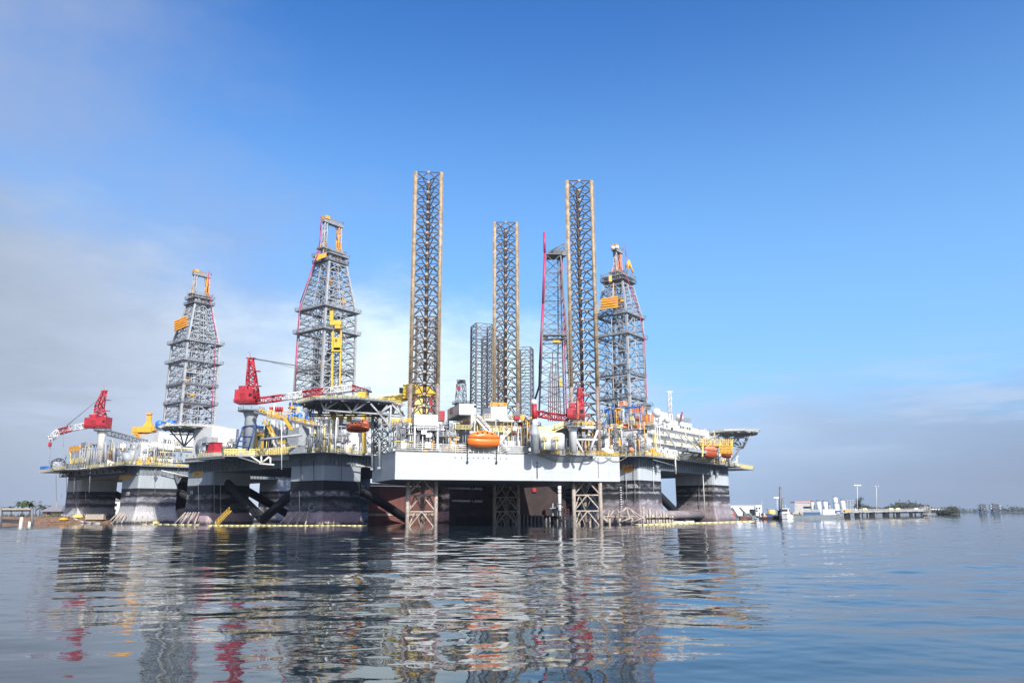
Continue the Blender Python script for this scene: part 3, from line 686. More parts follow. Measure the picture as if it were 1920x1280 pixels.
# blue A frame with yellow gangways round the crane pedestal
st = part('stair_tower', 'navy_paint', B, lambda mb: (truss_px(mb, [((442, 843), (456, 800)), ((466, 843), (477, 800)), ((456, 800), (482, 796)), ((446, 826), (462, 828)), ((450, 818), (474, 818)), ((444, 836), (468, 838))], 270, .26), fB.pbox(mb, 453, 799, 482, 804, 'x', 3.6, 3)))
for q in ((452, 807, 473, 812), (474, 810, 494, 817)): part('gangway_rail', 'yellow_paint', st, lambda mb: fB.pbox(mb, *q, 'x', 3, .3))
for q in ((476, 817, 481, 845), (489, 817, 493, 845)): part('ladder', 'yellow_paint', st, lambda mb: fB.pbox(mb, *q, 'x', 3.2, .3))
part('gangway_floor', 'steel_grey', st, lambda mb: fB.pbox(mb, 450, 812, 495, 813, 'x', 3, 3))
part('rail_panel', 'pale_yellow', B, lambda mb: mb.rail([fB.pt(-13.2, 36.4, ZB), fB.pt(-6, 29, ZB), fB.pt(-4.6, 9, ZB)], 2.2, .13, .9, 4))
part('pallet_stack', 'amber_paint', B, lambda mb: [fB.box(mb, -3.5, -2, y, y + 2.4, ZB, ZB + 1.7) for y in (14, 18, 23)])
clutter(B, fB, -3, 6, 0, 26, ZB, 24, 1.7, 21, PALY); clutter(B, fB, 4, 26, 0, 3, ZB, 14, 1.6, 22, PALY); clutter(B, fB, 9, 34, 4, 24, 36.2, 18, 2.0, 23, PALY)
clutter(B, fB, -12, -4, 38, 60, ZB, 8, 1.6, 24, PAL)
sign(B, fB, 'yellow_paint', 361, 883, 381, 893, 'x', -.12, '12020', 'dull_orange'); letters(B, fB, '16', 356, 926, 'x', -.25, 1.5); letters(B, fB, 'Cr', 577, 958, 'x', -1.2, 2.6, 'deck_grey')
part('access_stairs', 'yellow_paint', B, lambda mb: (mb.bar(P(404, 983, 268), P(430, 957, 272), .22), mb.bar(P(409, 983, 266), P(434, 957, 270), .22), [mb.bar(P(404 + 2.6 * i, 983 - 2.6 * i, 268), P(409 + 2.5 * i, 983 - 2.6 * i, 266), .16) for i in range(11)], mb.rail([P(404, 983, 268), P(430, 957, 272)], 1.3, .05, 1.2, 2)))
anchor(B, fB, (24, -2.5, 21.5), 1.3); anchor(B, fB, (28, -2.5, 21.5), 1.1, 'machine_grey')
part('overboard_arm', 'ivory_paint', B, lambda mb: (mb.tube(fB.pt(8, -2.5, 20.2), fB.pt(30, -2.8, 18.4), .2), mb.tube(fB.pt(26, -2.6, 24), fB.pt(26, -2.6, 17), .3)))
hdB, rg = helideck(B, (G(362, 300, 37).x, 300), 11.8, 36.6, 12, 'ivory_paint', 'steel_grey', 'ivory_paint')
part('support_truss', 'steel_dark', hdB, lambda mb: (truss_px(mb, [((345, 837), (318, 806)), ((345, 837), (336, 806)), ((345, 837), (356, 806)), ((345, 837), (372, 808)), ((354, 802), (384, 833)), ((400, 803), (386, 832)), ((345, 837), (400, 840)), ((318, 814), (398, 815)), ((384, 833), (384, 804))], 297, .28)))
part('access_stair', 'pale_yellow', hdB, lambda mb: mb.rail([P(312, 806, 300), P(330, 812, 304)], 3, .12, .8, 4))
lifeboat('dark orange lifeboat hung under the big black helideck truss', P(671, 811, 250), 7.6, -.05, ('dull_orange', 'dull_orange'), 1.8, 'aft')

# ---------------------------------------------------------------- right rig
fC = Fr((43.4, 268), .6, .8)
C = semisub('semisubmersible_rig', 'rightmost four-column rig with white stepped living quarters and pink mottled column feet', fC, 64, 64, 22.6, 'column_mottled', True)
R, Lf = mk(C, fC); ZC = 22.6
slab(C, fC, [(-3, -4), (88, -4), (88, 86), (-5, 86), (-5, 2)], ZC, [((-3, -4), (88, -4)), ((-3, -4), (-5, 20)), ((88, -4), (88, 30))])
part('edge_plate', 'steel_grey', C, lambda mb: fC.box(mb, 82, 95, -6, 10, ZC - 1.2, ZC - .9)); part('guard_rail', 'pale_yellow', C, lambda mb: mb.rail([fC.pt(80, -6, ZC - .9), fC.pt(95, -6, ZC - .9), fC.pt(95, 10, ZC - .9)], 1.4, .09, 1.2))
racks(C, fC, 0, 2)
# living quarters: storeys with overhanging galleries, each set back from the one below
def storey(x0, y0, x1, y1, v, d, gal=1.4, nw=9, mat='white_paint'):
    a, b, z0, z1 = fC.rect(x0, y0, x1, y1, 'y', v)
    o = part('accommodation_block', mat, C, lambda mb: fC.box(mb, a, b, v, v + d, z0, z1))
    part('gallery', 'white_paint', o, lambda mb: (fC.box(mb, a - gal, b + 1, v - gal, v - .02, z1 - .25, z1), fC.box(mb, a - gal, a - .02, v, v + d, z1 - .25, z1)))
    part('gallery_rail', 'pale_yellow', o, lambda mb: mb.rail([fC.pt(a - gal, v + 5, z1), fC.pt(a - gal, v - gal, z1), fC.pt(b + 1, v - gal, z1)], 1.1, .05, 1.8))
    windows(o, fC, 'y', v, a + 3, b - 2, z0 + (z1 - z0) * .4, nw, .6, .8)
    return a, b, z0, z1, o
ZS = []
ZS.append(storey(1217, 838, 1345, 862, 5.0, 20, 1.5, 12)); ZS.append(storey(1214, 822, 1330, 840, 6.5, 18, 1.5, 11)); ZS.append(storey(1205, 806, 1318, 823, 8, 16, 1.3, 9))
o = R('bridge_house', 'white_paint', 1216, 786, 1297, 809, 8.5, 14)
a, b, z0, z1 = fC.rect(1216, 786, 1297, 809, 'y', 8.5); windows(o, fC, 'y', 8.5, b - 12, b - 1, z0 + 2.1, 5, 1.4, 1.1)
letters(o, fC, 'SAFETY', 1222, 799, 'y', 8.45, .8, 'salmon_paint')
o = R('wing_house', 'white_paint', 1296, 806, 1342, 824, 12, 10); windows(o, fC, 'y', 12, 44, 52, 32.2, 2)
o = Lf('deckhouse', 'white_paint', 1166, 808, 1192, 826, 6, 9); windows(o, fC, 'x', 6, 15, 30, 33.4, 3, 1, 1.2); Lf('deckhouse', 'machine_grey', 1146, 812, 1160, 823, 6, 6)
part('exhaust_trunk', 'machine_grey', C, lambda mb: (fC.pbox(mb, 1192, 806, 1200, 845, 'x', 8, 3), fC.pbox(mb, 1188, 805, 1204, 811, 'x', 7.6, 4)))
part('roof_deck', 'steel_grey', C, lambda mb: fC.pbox(mb, 1150, 804, 1210, 806, 'x', 7, 5))
part('guard_rail', 'pale_yellow', C, lambda mb: mb.rail([P(1152, 800, 286), P(1200, 797, 276)], 1.4, .08, 1.4))
reel(C, fC, 6, 3, ZC, 4.2, 4, 'x', 'machine_grey'); part('orange_drum', 'salmon_paint', C, lambda mb: mb.lathe(P(1179, 843, 266), [(.7, 0), (.9, .8), (.7, 1.6)], 12, (1, 0, 0)))
for x0, y0, x1, y1, v in ((1101, 790, 1119, 800, 14), (1122, 820, 1137, 836, 4), (1140, 828, 1160, 842, 3), (1132, 838, 1164, 852, 1), (1104, 838, 1122, 851, 4), (1148, 820, 1158, 830, 4)):
    Lf('equipment_house', 'white_paint', x0, y0, x1, y1, v, 4)
for px, r in ((1135, 6), (1149, 7)):
    part('blue_dome_tank', 'blue_paint', C, lambda mb: mb.ball(P(px, 769, 290), r * .19))
for i, px in enumerate((1144, 1151, 1158, 1166, 1171)):
    part('pressure_vessel', 'navy_paint' if i % 2 else 'blue_paint', C, lambda mb: mb.lathe(P(px, 802, 290), [(.8, 0), (.8, 7 - (i % 2)), (.2, 7.6 - (i % 2))], 10))
part('vessel_frame', 'steel_grey', C, lambda mb: truss_px(mb, [((1148, 777), (1148, 812)), ((1161, 777), (1161, 812)), ((1176, 777), (1176, 812)), ((1146, 778), (1178, 776)), ((1146, 790), (1178, 788)), ((1146, 802), (1178, 800))], 287, .28))
for i, (px, py, r) in enumerate(((1231, 782, 9), (1251, 793, 6.5), (1274, 790, 7.5))):
    o = part('satellite_dome', 'white_paint', C, lambda mb: mb.ball(P(px, py - r * .9, 290), r * .2))
    part('pedestal', 'white_paint', o, lambda mb: mb.tube(P(px, py + 8, 290), P(px, py, 290), .5, 8))
def msts(mb):
    mb.lattice(P(1256, 787, 292), P(1255.5, 735, 292), 1.3, .8, 1.3, .8, 10, .12, .08)
    for y, w in ((734, 12), (748, 9), (760, 9), (770, 8)): mb.bar(P(1256 - w / 2, y, 292), P(1256 + w / 2, y, 292), .25)
part('radio_mast', 'white_paint', C, msts)
part('signal_post', 'red_paint', C, lambda mb: mb.bar(P(1277, 788, 288), P(1279, 772, 288), .5)); 
for px in (1236, 1243, 1263, 1268, 1284, 1288, 1292): part('whip_antenna', 'steel_grey', C, lambda mb: mb.tube(P(px, 792, 288), P(px, 776 + px % 7, 288), .09))
part('roof_rail', 'steel_grey', C, lambda mb: mb.rail([P(1270, 790, 286), P(1296, 793, 296)], 1.6, .06, 1.1))
R('ventilation_house', 'white_paint', 1240, 774, 1262, 790, 14, 6)
for x, y0, y1 in ((1218, 812, 842), (1249, 806, 840), (1270, 812, 832), (1300, 818, 842)): part('support_strut', 'machine_grey', C, lambda mb: mb.bar(P(x, y0, 290), P(x + 18, y1, 292), .35))
part('escape_stairs', 'ivory_paint', C, lambda mb: (mb.bar(P(1284, 817, 296), P(1307, 840, 298), .7, .2), mb.bar(P(1300, 822, 296), P(1316, 842, 300), .7, .2), mb.bar(P(1212, 845, 275), P(1222, 825, 276), .4, .15)))
ra, rc = fC.hit(1291, 848, 'y', -8)[0], fC.hit(1351, 846, 'y', -8)[0]; rz = fC.hit(1320, 849, 'y', -8)[2]; rz2 = rz + .9
lp = part('launch_ramp', 'deck_grey', C, lambda mb: fC.box(mb, ra, rc, -8, -4, rz, rz + .7)); part('ramp_lip', 'machine_grey', lp, lambda mb: fC.box(mb, ra - .3, rc + .3, -8.3, -8.02, rz - .1, rz2))
for x in (ra + 1, (ra + rc) / 2, rc - 1): part('ramp_leg', 'steel_dark', C, lambda mb: (mb.bar(fC.pt(x, -6, rz), fC.pt(x, -3, 22.6), .4), mb.bar(fC.pt(x, -8, rz), fC.pt(x - 3, -3, 22.6), .25)))
R('under_ramp_house', 'deck_grey', 1296, 852, 1336, 868, -1, 5); clutter(C, fC, 52, 86, -5, 2, ZC, 16, 1.7, 31, PALY)
H = lambda px, py, y=-8.2: fC.pt(*fC.hit(px, py, 'y', y))
def davit(mb):
    for x in (1317, 1331, 1349, 1371): mb.bar(H(x, 856), H(x + 1, 826), .5); mb.bar(H(x + 1, 827), H(x + 1, 827, -4), .5)
    for y in (824, 829, 834): mb.bar(H(1313, y), H(1374, y + 1), .5, .35)
    for x in range(1314, 1375, 4): mb.bar(H(x, 835), H(x, 822), .2)
part('davit_gantry', 'yellow_paint', C, davit)
part('davit_rail', 'yellow_paint', C, lambda mb: (mb.rail([H(1350, 850, -9), H(1373, 850, -9)], 3.2, .14, 1.4), mb.bar(H(1313, 838, -5), H(1374, 838, -5), .5, .8)))
lifeboat('orange lifeboat ahead of its twin in the yellow davit gantry below the helideck', fC.pt(*fC.hit(1332, 860, 'y', -7.6)), 11, math.atan2(.8, .6), ('dull_orange', 'salmon_paint'), 1.8)
lifeboat('orange lifeboat at the outer end of the yellow davit gantry, nearer the water side', fC.pt(*fC.hit(1362, 859, 'y', -7)), 10.5, math.atan2(.8, .6), ('dull_orange', 'salmon_paint'), 1.8)
hdC, rg = helideck(C, (G(1375, 336, 38).x, 336), 11.0, 37.6, 10, 'ivory_paint', 'steel_grey', 'ivory_paint')
part('support_truss', 'steel_grey', hdC, lambda mb: (truss_px(mb, [((1413, 806), (1366, 870)), ((1393, 840), (1347, 812)), ((1393, 840), (1360, 816)), ((1393, 840), (1378, 814)), ((1393, 840), (1402, 812)), ((1380, 842), (1393, 840)), ((1352, 812), (1375, 832)), ((1395, 812), (1372, 835)), ((1358, 824), (1408, 815)), ((1340, 815), (1362, 835)), ((1372, 834), (1393, 840))], 333, .32), truss_px(mb, [((1350, 812), (1372, 836)), ((1388, 812), (1366, 836)), ((1360, 824), (1396, 818))], 341, .25)))
clutter(C, fC, -3, 4, 4, 26, ZC, 16, 1.6, 32, PALY); clutter(C, fC, 4, 50, -3.4, 1, ZC, 18, 1.5, 33, PALY); clutter(C, fC, 8, 24, 10, 22, 37, 10, 1.7, 34, PAL); clutter(C, fC, 0, 14, 14, 34, 35, 10, 2.2, 35, PALY)
sign(C, fC, 'amber_paint', 1166, 871, 1186, 884, 'x', -.12, '12020', 'dull_orange')
letters(C, fC, 'BEWARE', 1177, 911, 'x', -.2, .62); letters(C, fC, 'THRUSTER', 1176, 914.6, 'x', -.2, .62)
part('thruster_mark', 'white_paint', C, lambda mb: mb.ring(fC.pt(*fC.hit(1192.5, 911, 'x', -.2)), .45, .11, fC.x, 16))
p = fC.hit(1164, 920, 'x', -.25)
part('draught_marks', 'white_paint', C, lambda mb: [mb.box(fC.pt(-.3, p[1], 2.5 + i * .8), .45, .45, .35, math.atan2(.8, .6)) for i in range(13)])
for (x, y) in ((12, -1), (60, -1), (66, -1)): anchor(C, fC, (x, y, 20.4), 1.0, 'machine_grey')
part('overboard_arm', 'steel_grey', C, lambda mb: mb.tube(fC.pt(4, -3.5, 21.4), fC.pt(22, -3.8, 20), .12))
part('overboard_pipe', 'ivory_paint', C, lambda mb: (mb.tube(fC.pt(21, -3.8, 24), fC.pt(21, -3.8, 17.2), .28)))
part('drain_pipe', 'ivory_paint', C, lambda mb: mb.tube(fC.pt(53, -.4, 19), fC.pt(53, -.3, 2), .14))
part('ladder_cage', 'steel_dark', C, lambda mb: (mb.lattice(fC.pt(62, -.8, 19), fC.pt(62, -.8, 9), 1.2, 1.2, 1.2, 1.2, 8, .1, .08)))

# containers stowed round the right rig's derrick
CG = 'cargo containers on the right rig'
def container(label, x0, y0, x1, y1, v, d, mat, fr=None):
    fr = fr or fC; a, b, z0, z1 = fr.rect(x0, y0, x1, y1, 'x', v)
    t = thing('cargo_container', label, 'container', fr.pt(v, (a + b) / 2, z0), CG)
    part('body', mat, t, lambda mb: (fr.box(mb, v, v + d, a, b, z0, z1), [fr.box(mb, v - .08, v - .001, a + (b - a) * i / 7, a + (b - a) * (i + .4) / 7, z0 + .2, z1 - .2) for i in range(7)]))
    part('corner_frame', 'ivory_paint', t, lambda mb: [mb.bar(fr.pt(v - .05, y, z0), fr.pt(v - .05, y, z1), .18) for y in (a, b)] + [mb.bar(fr.pt(v - .05, a, z), fr.pt(v - .05, b, z), .16) for z in (z0, z1)])
container('salmon container highest up at the foot of the right rig derrick', 1183, 762, 1200, 774, 22, 3, 'salmon_paint')
container('salmon container in the pair beside the white satellite dome, the wider one', 1203, 777, 1219, 791, 14, 3, 'salmon_paint')
container('small salmon container standing just left of the wider pair', 1192, 779, 1202, 792, 14, 3, 'salmon_paint')
container('low salmon container in front of the blue vessels beside the red one', 1184, 795, 1200, 805, 9, 2.6, 'salmon_paint')
container('red container beside the blue pressure vessels', 1167, 794, 1179, 805, 9, 2.6, 'red_paint')
container('wide salmon container near the derrick base left of the mast', 1160, 752, 1170, 760, 30, 3, 'salmon_paint')

# ---------------------------------------------------------------- derricks
AR = math.atan2(.747, .665); BR = math.atan2(.8, .6)
cA = G(355, 386, 50); zl = lambda z0, z1, h0, h1, n: [(z0 + (z1 - z0) * i / n, h0 + (h1 - h0) * i / n) for i in range(n + 1)]
dA, f = derrick('grey derrick of the leftmost rig, farthest left against the pale cloud', (cA.x, 386), AR, zl(46, 88, 8.7, 8.4, 8) + zl(88, 112.5, 8.4, 3.6, 6)[1:], [(78, 10.4, 'steel_grey'), (88, 10.2, 'steel_grey'), (57, 9.6, 'steel_dark'), (66, 9.2, 'steel_dark'), (112, 5.4, 'steel_grey'), (109, 5.6, 'steel_dark')], style='M', br=.34, leg=1.1)
derrick_inside(dA, f, 46, 108, 7, 1); crown_portal(dA, f, 112, 126.5, 3.6)
part('slatted_panel', 'amber_paint', dA, lambda mb: [mb.bar(P(327, 620 - i * 4.2, 378), P(350, 610 - i * 4.2, 376), .7, .55) for i in range(5)])
part('slatted_panel_back', 'dull_orange', dA, lambda mb: mb.box8([P(x, y, d) for d in (379.5, 379.9) for x, y in ((327, 622), (350, 612), (350, 592), (327, 602))]))
pink_pipe(dA, [P(392, 508, 380), P(389, 548, 380), P(395, 560, 380), P(397, 580, 380), P(405, 630, 380), P(401, 700, 380), P(396, 790, 380)], .2)
cB = G(608, 312, 52)
dB, f = derrick('tall grey derrick with a yellow top drive, above the big red boom crane', (cB.x, 312), BR, zl(48, 85, 8.4, 8.1, 8) + zl(85, 110, 8.1, 4.0, 6)[1:], [(76, 9.8, 'steel_grey'), (85.5, 9.6, 'steel_grey'), (109.5, 5.6, 'steel_grey'), (106.5, 5.4, 'steel_dark'), (60, 8.6, 'steel_dark')], style='M', br=.3, leg=.95)
derrick_inside(dB, f, 48, 106, 6.5, 2); crown_portal(dB, f, 110, 126, 4.0)
td = part('top_drive', 'yellow_paint', dB, lambda mb: (mb.box(P(633, 645, 303), 2.6, 2, 5.2), mb.box(P(631, 656, 303), 3.6, 2, 1.6), mb.box(P(630, 606, 303), 4.6, 2.2, 1.8), mb.box(P(622, 592, 303), 1.4, 1.4, 4), mb.box(P(634, 612, 303), 2.2, 2, 2)))
part('drive_rail', 'yellow_paint', dB, lambda mb: (mb.bar(P(624.5, 620, 303), P(622.5, 732, 303), .75), mb.bar(P(640, 620, 303), P(637, 732, 303), .6)))
part('lettering', 'black_paint', dB, lambda mb: text_faces(mb, '20', P(640, 649, 301.5), (1, 0, 0), 1.5))
part('lettering', 'black_paint', td, lambda mb: text_faces(mb, 'e', P(628, 639, 301.5), (1, 0, 0), 1.5))
pink_pipe(dB, [P(602.5, 405, 304), P(601, 432, 304), P(598, 470, 304), P(588, 495, 304), P(563, 568, 304), P(557, 640, 304), P(553, 735, 304)], .22)
part('crown_girder', 'amber_paint', dB, lambda mb: mb.box8([P(x, y, d) for d in (305, 307) for x, y in ((589, 490), (612, 481), (612, 474), (592, 478))]))
cC = G(1168.5, 326, 42)
dC, f = derrick('grey derrick with a yellow slatted panel, farthest right beside the white quarters', (cC.x, 326), BR, zl(38, 86, 7.4, 7.2, 9) + zl(86, 104, 7.2, 4.0, 5)[1:], [(77, 8.8, 'steel_grey'), (86, 8.4, 'steel_grey'), (104, 5.6, 'steel_grey'), (102, 5.8, 'steel_dark'), (60, 7.8, 'steel_dark'), (50, 7.8, 'steel_dark')], style='M', br=.3, leg=.95)
derrick_inside(dC, f, 38, 102, 6, 3); crown_portal(dC, f, 104, 118, 2.2, 'salmon_paint', 1.3)
part('crown_tripod', 'amber_paint', dC, lambda mb: truss_px(mb, [((1176, 512), (1179, 488)), ((1187, 512), (1179, 488)), ((1174, 500), (1179, 488)), ((1181, 502), (1179, 490))], 322, .4))
part('slatted_panel', 'amber_paint', dC, lambda mb: [mb.bar(P(1126 + i * .8, 579 - i * 4.6, 316), P(1159, 575 - i * 4.6, 314), .75, .6) for i in range(5)])
part('slatted_panel_back', 'dull_orange', dC, lambda mb: mb.box8([P(x, y, d) for d in (317.3, 317.7) for x, y in ((1126, 580), (1159, 576), (1159, 556), (1129, 560))]))
part('hoist_box', 'amber_paint', dC, lambda mb: (mb.box(P(1144, 523, 318), 1.3, 1.3, 2.6), mb.bar(P(1150, 530, 318), P(1151, 556, 318), .3)))
pink_pipe(dC, [P(1172, 458, 320), P(1174, 480, 320), P(1172, 510, 320), P(1184, 545, 320), P(1199, 590, 320), P(1208, 635, 320), P(1211, 700, 320), P(1212, 745, 320)], .16)
part('crown_lamp_bar', 'white_paint', dC, lambda mb: (mb.bar(P(1147, 466, 322), P(1158, 462, 322), .8), mb.ball(P(1149, 465, 321), .9), mb.ball(P(1157, 464, 321), .9)))

# ---------------------------------------------------------------- cranes on the semisubmersibles
crane('red crane on a white pedestal at the far left, boom lowered over the water', 360, (185, 806, 872, 1.6), (163, 782, 205, 802), [(190, 790), (186, 765), (196, 733)], [((166, 797), 'w'), ((132, 803), 'r'), ((112, 809), 'w'), ((94, 821), 'w'), ((92, 822), 'w')], bw=2.3, mw=4.0,
      cables=[((193, 742), (98, 820)), ((96, 838), (92, 868)), ((119, 815), (119, 838))], hook=((94, 822), (93, 838)), cabd=6)
crane('largest red crane, its long red and white boom lying over the black helideck', 272, (466, 769, 845, 2.0), (444, 730, 480, 757), [(474, 752), (472, 715), (470, 672)], [((478, 752), 'r'), ((510, 748), 'r'), ((530, 745), 'w'), ((568, 739), 'r'), ((608, 733), 'w'), ((660, 727), 'r'), ((690, 734), 'r')], bw=1.9, mw=3.9,
      cables=[((473, 672), (585, 690)), ((473, 670), (585, 698))], pedmat='grey_paint', cabd=6)
yc = thing('boom_rest', 'yellow boom rest holding the tip of the long red and white boom', 'boom rest', P(681, 745, 272))
part('cradle', 'yellow_paint', yc, lambda mb: (mb.box(P(681, 741, 272), 3.6, 3, 2.4), mb.bar(P(681, 745, 272), P(684, 850, 272), 1.2)))
part('platform', 'steel_dark', yc, lambda mb: (mb.box(P(682, 734, 272), 5.5, 3, .3), mb.rail([P(672, 733, 270), P(694, 733, 270)], 1.3, .06)))
yk = thing('pedestal_crane', 'amber yellow crane behind the leftmost rig deck, without a visible boom', 'crane', P(270, 845, 384), 'pedestal cranes on the rig decks')
part('pedestal', 'amber_paint', yk, lambda mb: mb.lathe(P(270, 845, 384), [(1.6, 0), (1.6, 8.5), (2.6, 9.5)], 14))
part('machinery_house', 'amber_paint', yk, lambda mb: (mb.box(P(272, 806, 384), 9, 6, 2.6), mb.box(P(258, 808, 384), 3, 5, 3.6), mb.box(P(287, 804, 384), 2.6, 4, 2), mb.box(P(266, 818, 384), 4.6, 4, 2.6), mb.rail([P(252, 822, 380), P(290, 824, 380)], 1.4, .09)))
part('mast', 'amber_paint', yk, lambda mb: (mb.loft([[P(x, y, 384) + V((0, d, 0)) for x, d in ((c - w, -w * .13), (c + w, -w * .13), (c + w, w * .13), (c - w, w * .13))] for c, w, y in ((278, 10, 802), (279, 6, 794), (279.5, 4, 790), (280, 3.6, 776))]), mb.box(P(280, 776, 384), 2.4, 2, .8)))
part('window', 'glass_dark', yk, lambda mb: mb.box(P(258, 820, 380.8), 1.6, .1, 1.6))
for i, (px, py, l) in enumerate(((297, 794, 'blue horizontal tank left of its twin, behind the white helideck at left'), (318, 792, 'blue horizontal tank nearest the left derrick foot'))):
    t = thing('storage_tank', l, 'tank', P(px, py + 6, 372), 'blue tanks at the leftmost derrick')
    part('shell', 'blue_paint', t, lambda mb: mb.lathe(P(px, py, 369), [(.3, -.5), (1.3, -.2), (1.6, .2), (1.6, 5), (.3, 5.6)], 16, (0, 1, 0)))
    part('saddle', 'steel_grey', t, lambda mb: mb.box(P(px, py + 8, 372), 2, 3, 2))

# pipework and fittings crowding the decks
pipework(A, fA, 128, 834, 225, 872, 'x', 7, 46, 51, PALY); pipework(A, fA, 222, 832, 268, 874, 'x', 2, 34, 52, PAL + ['steel_dark']); pipework(A, fA, 262, 834, 340, 872, 'y', 4, 34, 53, PALY)
pipework(B, fB, 480, 792, 606, 850, 'x', 6, 66, 54, PAL + ['steel_dark', 'steel_dark', 'yellow_paint']); pipework(B, fB, 572, 788, 645, 850, 'y', 1.5, 44, 55, PAL + ['steel_dark', 'steel_dark', 'pale_yellow']); pipework(B, fB, 395, 830, 445, 852, 'x', 2, 26, 56, PALY)
pipework(B, fB, 500, 762, 600, 790, 'y', 14, 30, 57, PALY + ['blue_paint', 'red_paint'])
pipework(C, fC, 1105, 800, 1216, 852, 'x', 2, 48, 58, PALY + ['steel_dark']); pipework(C, fC, 1200, 800, 1345, 866, 'y', 3.4, 34, 59, PAL); pipework(C, fC, 1130, 765, 1225, 806, 'x', 12, 44, 60, PALY + ['steel_dark', 'blue_paint'])

def hoses(root, fr, rows):
    for px, y0, y1, ax, v, m in rows: part('hanging_hose', m, root, lambda mb: mb.tube(fr.pt(*fr.hit(px, y0, ax, v)), fr.pt(*fr.hit(px + .8, y1, ax, v)), .1, 5))
hoses(B, fB, ((372, 905, 956, 'x', -.5, 'ivory_paint'), (401, 870, 962, 'x', -.6, 'machine_grey'), (413, 868, 966, 'x', -.6, 'steel_grey'), (564, 862, 905, 'x', -.6, 'black_paint'), (588, 862, 940, 'x', -.6, 'black_paint'), (561, 920, 960, 'x', -1.0, 'ivory_paint'), (640, 858, 900, 'y', -.6, 'steel_dark')))
hoses(A, fA, ((124, 882, 925, 'x', -.6, 'steel_grey'), (143, 890, 965, 'x', -1.2, 'steel_dark'), (105, 888, 950, 'x', -4, 'ivory_paint'), (160, 890, 940, 'x', -.6, 'steel_grey'), (290, 880, 930, 'y', -.6, 'steel_grey')))
hoses(C, fC, ((1174, 885, 945, 'x', -.6, 'machine_grey'), (1190, 870, 945, 'x', -.6, 'steel_grey'), (1225, 870, 925, 'y', -.5, 'ivory_paint'), (1310, 880, 960, 'x', 63.6, 'steel_grey')))

part('bracket_truss', 'steel_grey', hdC, lambda mb: (truss_px(mb, [((1330, 824), (1352, 812)), ((1330, 836), (1365, 814)), ((1345, 840), (1385, 814)), ((1393, 840), (1413, 806)), ((1366, 822), (1404, 820)), ((1340, 828), (1400, 828))], 330, .26)))
# ================================================================ jack-up rig in the foreground
fJ = Fr((-31.9, 212), .945, .325)
J = thing('jackup_rig', 'white-hulled jack-up rig standing on three tall rusty lattice legs in front of the others', 'jack-up rig', fJ.o)
ZJ0, ZJ1 = 12.7, 20.2
cC0 = fJ.loc((-41.5, 231, 0)); WJ = 67.7
hullp = [(0, 0), (WJ, 0), (WJ + 1.5, 16), (WJ - 9, 64), (34, 66), (12, 46), (cC0[0], cC0[1])]
def jhull(mb):
    mb.prism([fJ.pt(x, y, 0)[:2] for x, y in hullp], ZJ0, ZJ1)
hl = part('hull', 'hull_white', J, jhull)
part('hull_bottom', 'deck_grey', hl, lambda mb: mb.prism([fJ.pt(x * .999 + .03, y * .999 + .03, 0)[:2] for x, y in hullp], ZJ0 - .05, ZJ0 - .006))
part('deck_edge', 'steel_grey', hl, lambda mb: [mb.bar(fJ.pt(*hullp[i], ZJ1 + .06), fJ.pt(*hullp[(i + 1) % 7], ZJ1 + .06), .3, .1) for i in (6, 0, 1)])
part('weld_seams', 'machine_grey', hl, lambda mb: [fJ.box(mb, x - .03, x + .03, -.012, .0, ZJ0 + .05, ZJ1 - .1) for x in [WJ - 6.9, 41.3] + [3 + 6.1 * k for k in range(11)]] + [fJ.box(mb, .1, WJ - .1, -.010, .0, z, z + .04) for z in (ZJ0 + 2.4, ZJ0 + 5.0)])
for x, z in ((41.2, 13.4),): part('fender_chain', 'black_paint', hl, lambda mb: (mb.bar(fJ.pt(x, -.15, z), fJ.pt(x, -.15, z + 3.6), .22), mb.bar(fJ.pt(x, -.15, z + 4.2), fJ.pt(x, -.15, z + 4.6), .3)))
part('draught_marks', 'black_paint', hl, lambda mb: [fJ.box(mb, WJ - 7.2, WJ - 6.95, -.03, -.012, ZJ0 + 1 + i * .55, ZJ0 + 1.3 + i * .55) for i in range(11)])
for px in (854, 866, 878, 888, 897, 907, 917, 928, 939, 950): 
    a = fJ.hit(px, 850, 'y', -.12); part('rail_stanchion', 'ivory_paint', J, lambda mb: (mb.bar(fJ.pt(a[0], -.12, ZJ1 - 1.1), fJ.pt(a[0], -.12, ZJ1 + 2.4), .12), mb.bar(fJ.pt(a[0], -.2, ZJ1 - 1.3), fJ.pt(a[0], -.2, ZJ1 - .9), .3)))
for i in range(4): part('pipe_rail', 'ivory_paint', J, lambda mb: mb.tube(fJ.pt(.4, .2, ZJ1 + .5 + i * .55), fJ.pt(38.5, .2, ZJ1 + .5 + i * .55), .13, 6))
part('bulwark', 'machine_grey', J, lambda mb: fJ.box(mb, 20, 39, .8, 1.0, ZJ1 + .1, ZJ1 + 2.2))
for x in (876.5, 931): 
    a = fJ.hit(x, 862, 'y', -.3); part('fall_wire', 'black_paint', J, lambda mb: (mb.bar(fJ.pt(a[0], -.3, ZJ1 - 2.4), fJ.pt(a[0], -.3, ZJ1 + 2.6), .2), mb.bar(fJ.pt(a[0], -.3, ZJ1 - 2.8), fJ.pt(a[0], -.3, ZJ1 - 2.3), .5)))
for x0, x1 in ((739, 750), (757, 766), (783, 792), (794, 803), (805, 812), (815, 824)): part('deck_machinery', 'steel_dark' if x0 % 2 else 'amber_paint', J, lambda mb: fJ.pbox(mb, x0, 844, x1, 849, 'y', .7, 1))
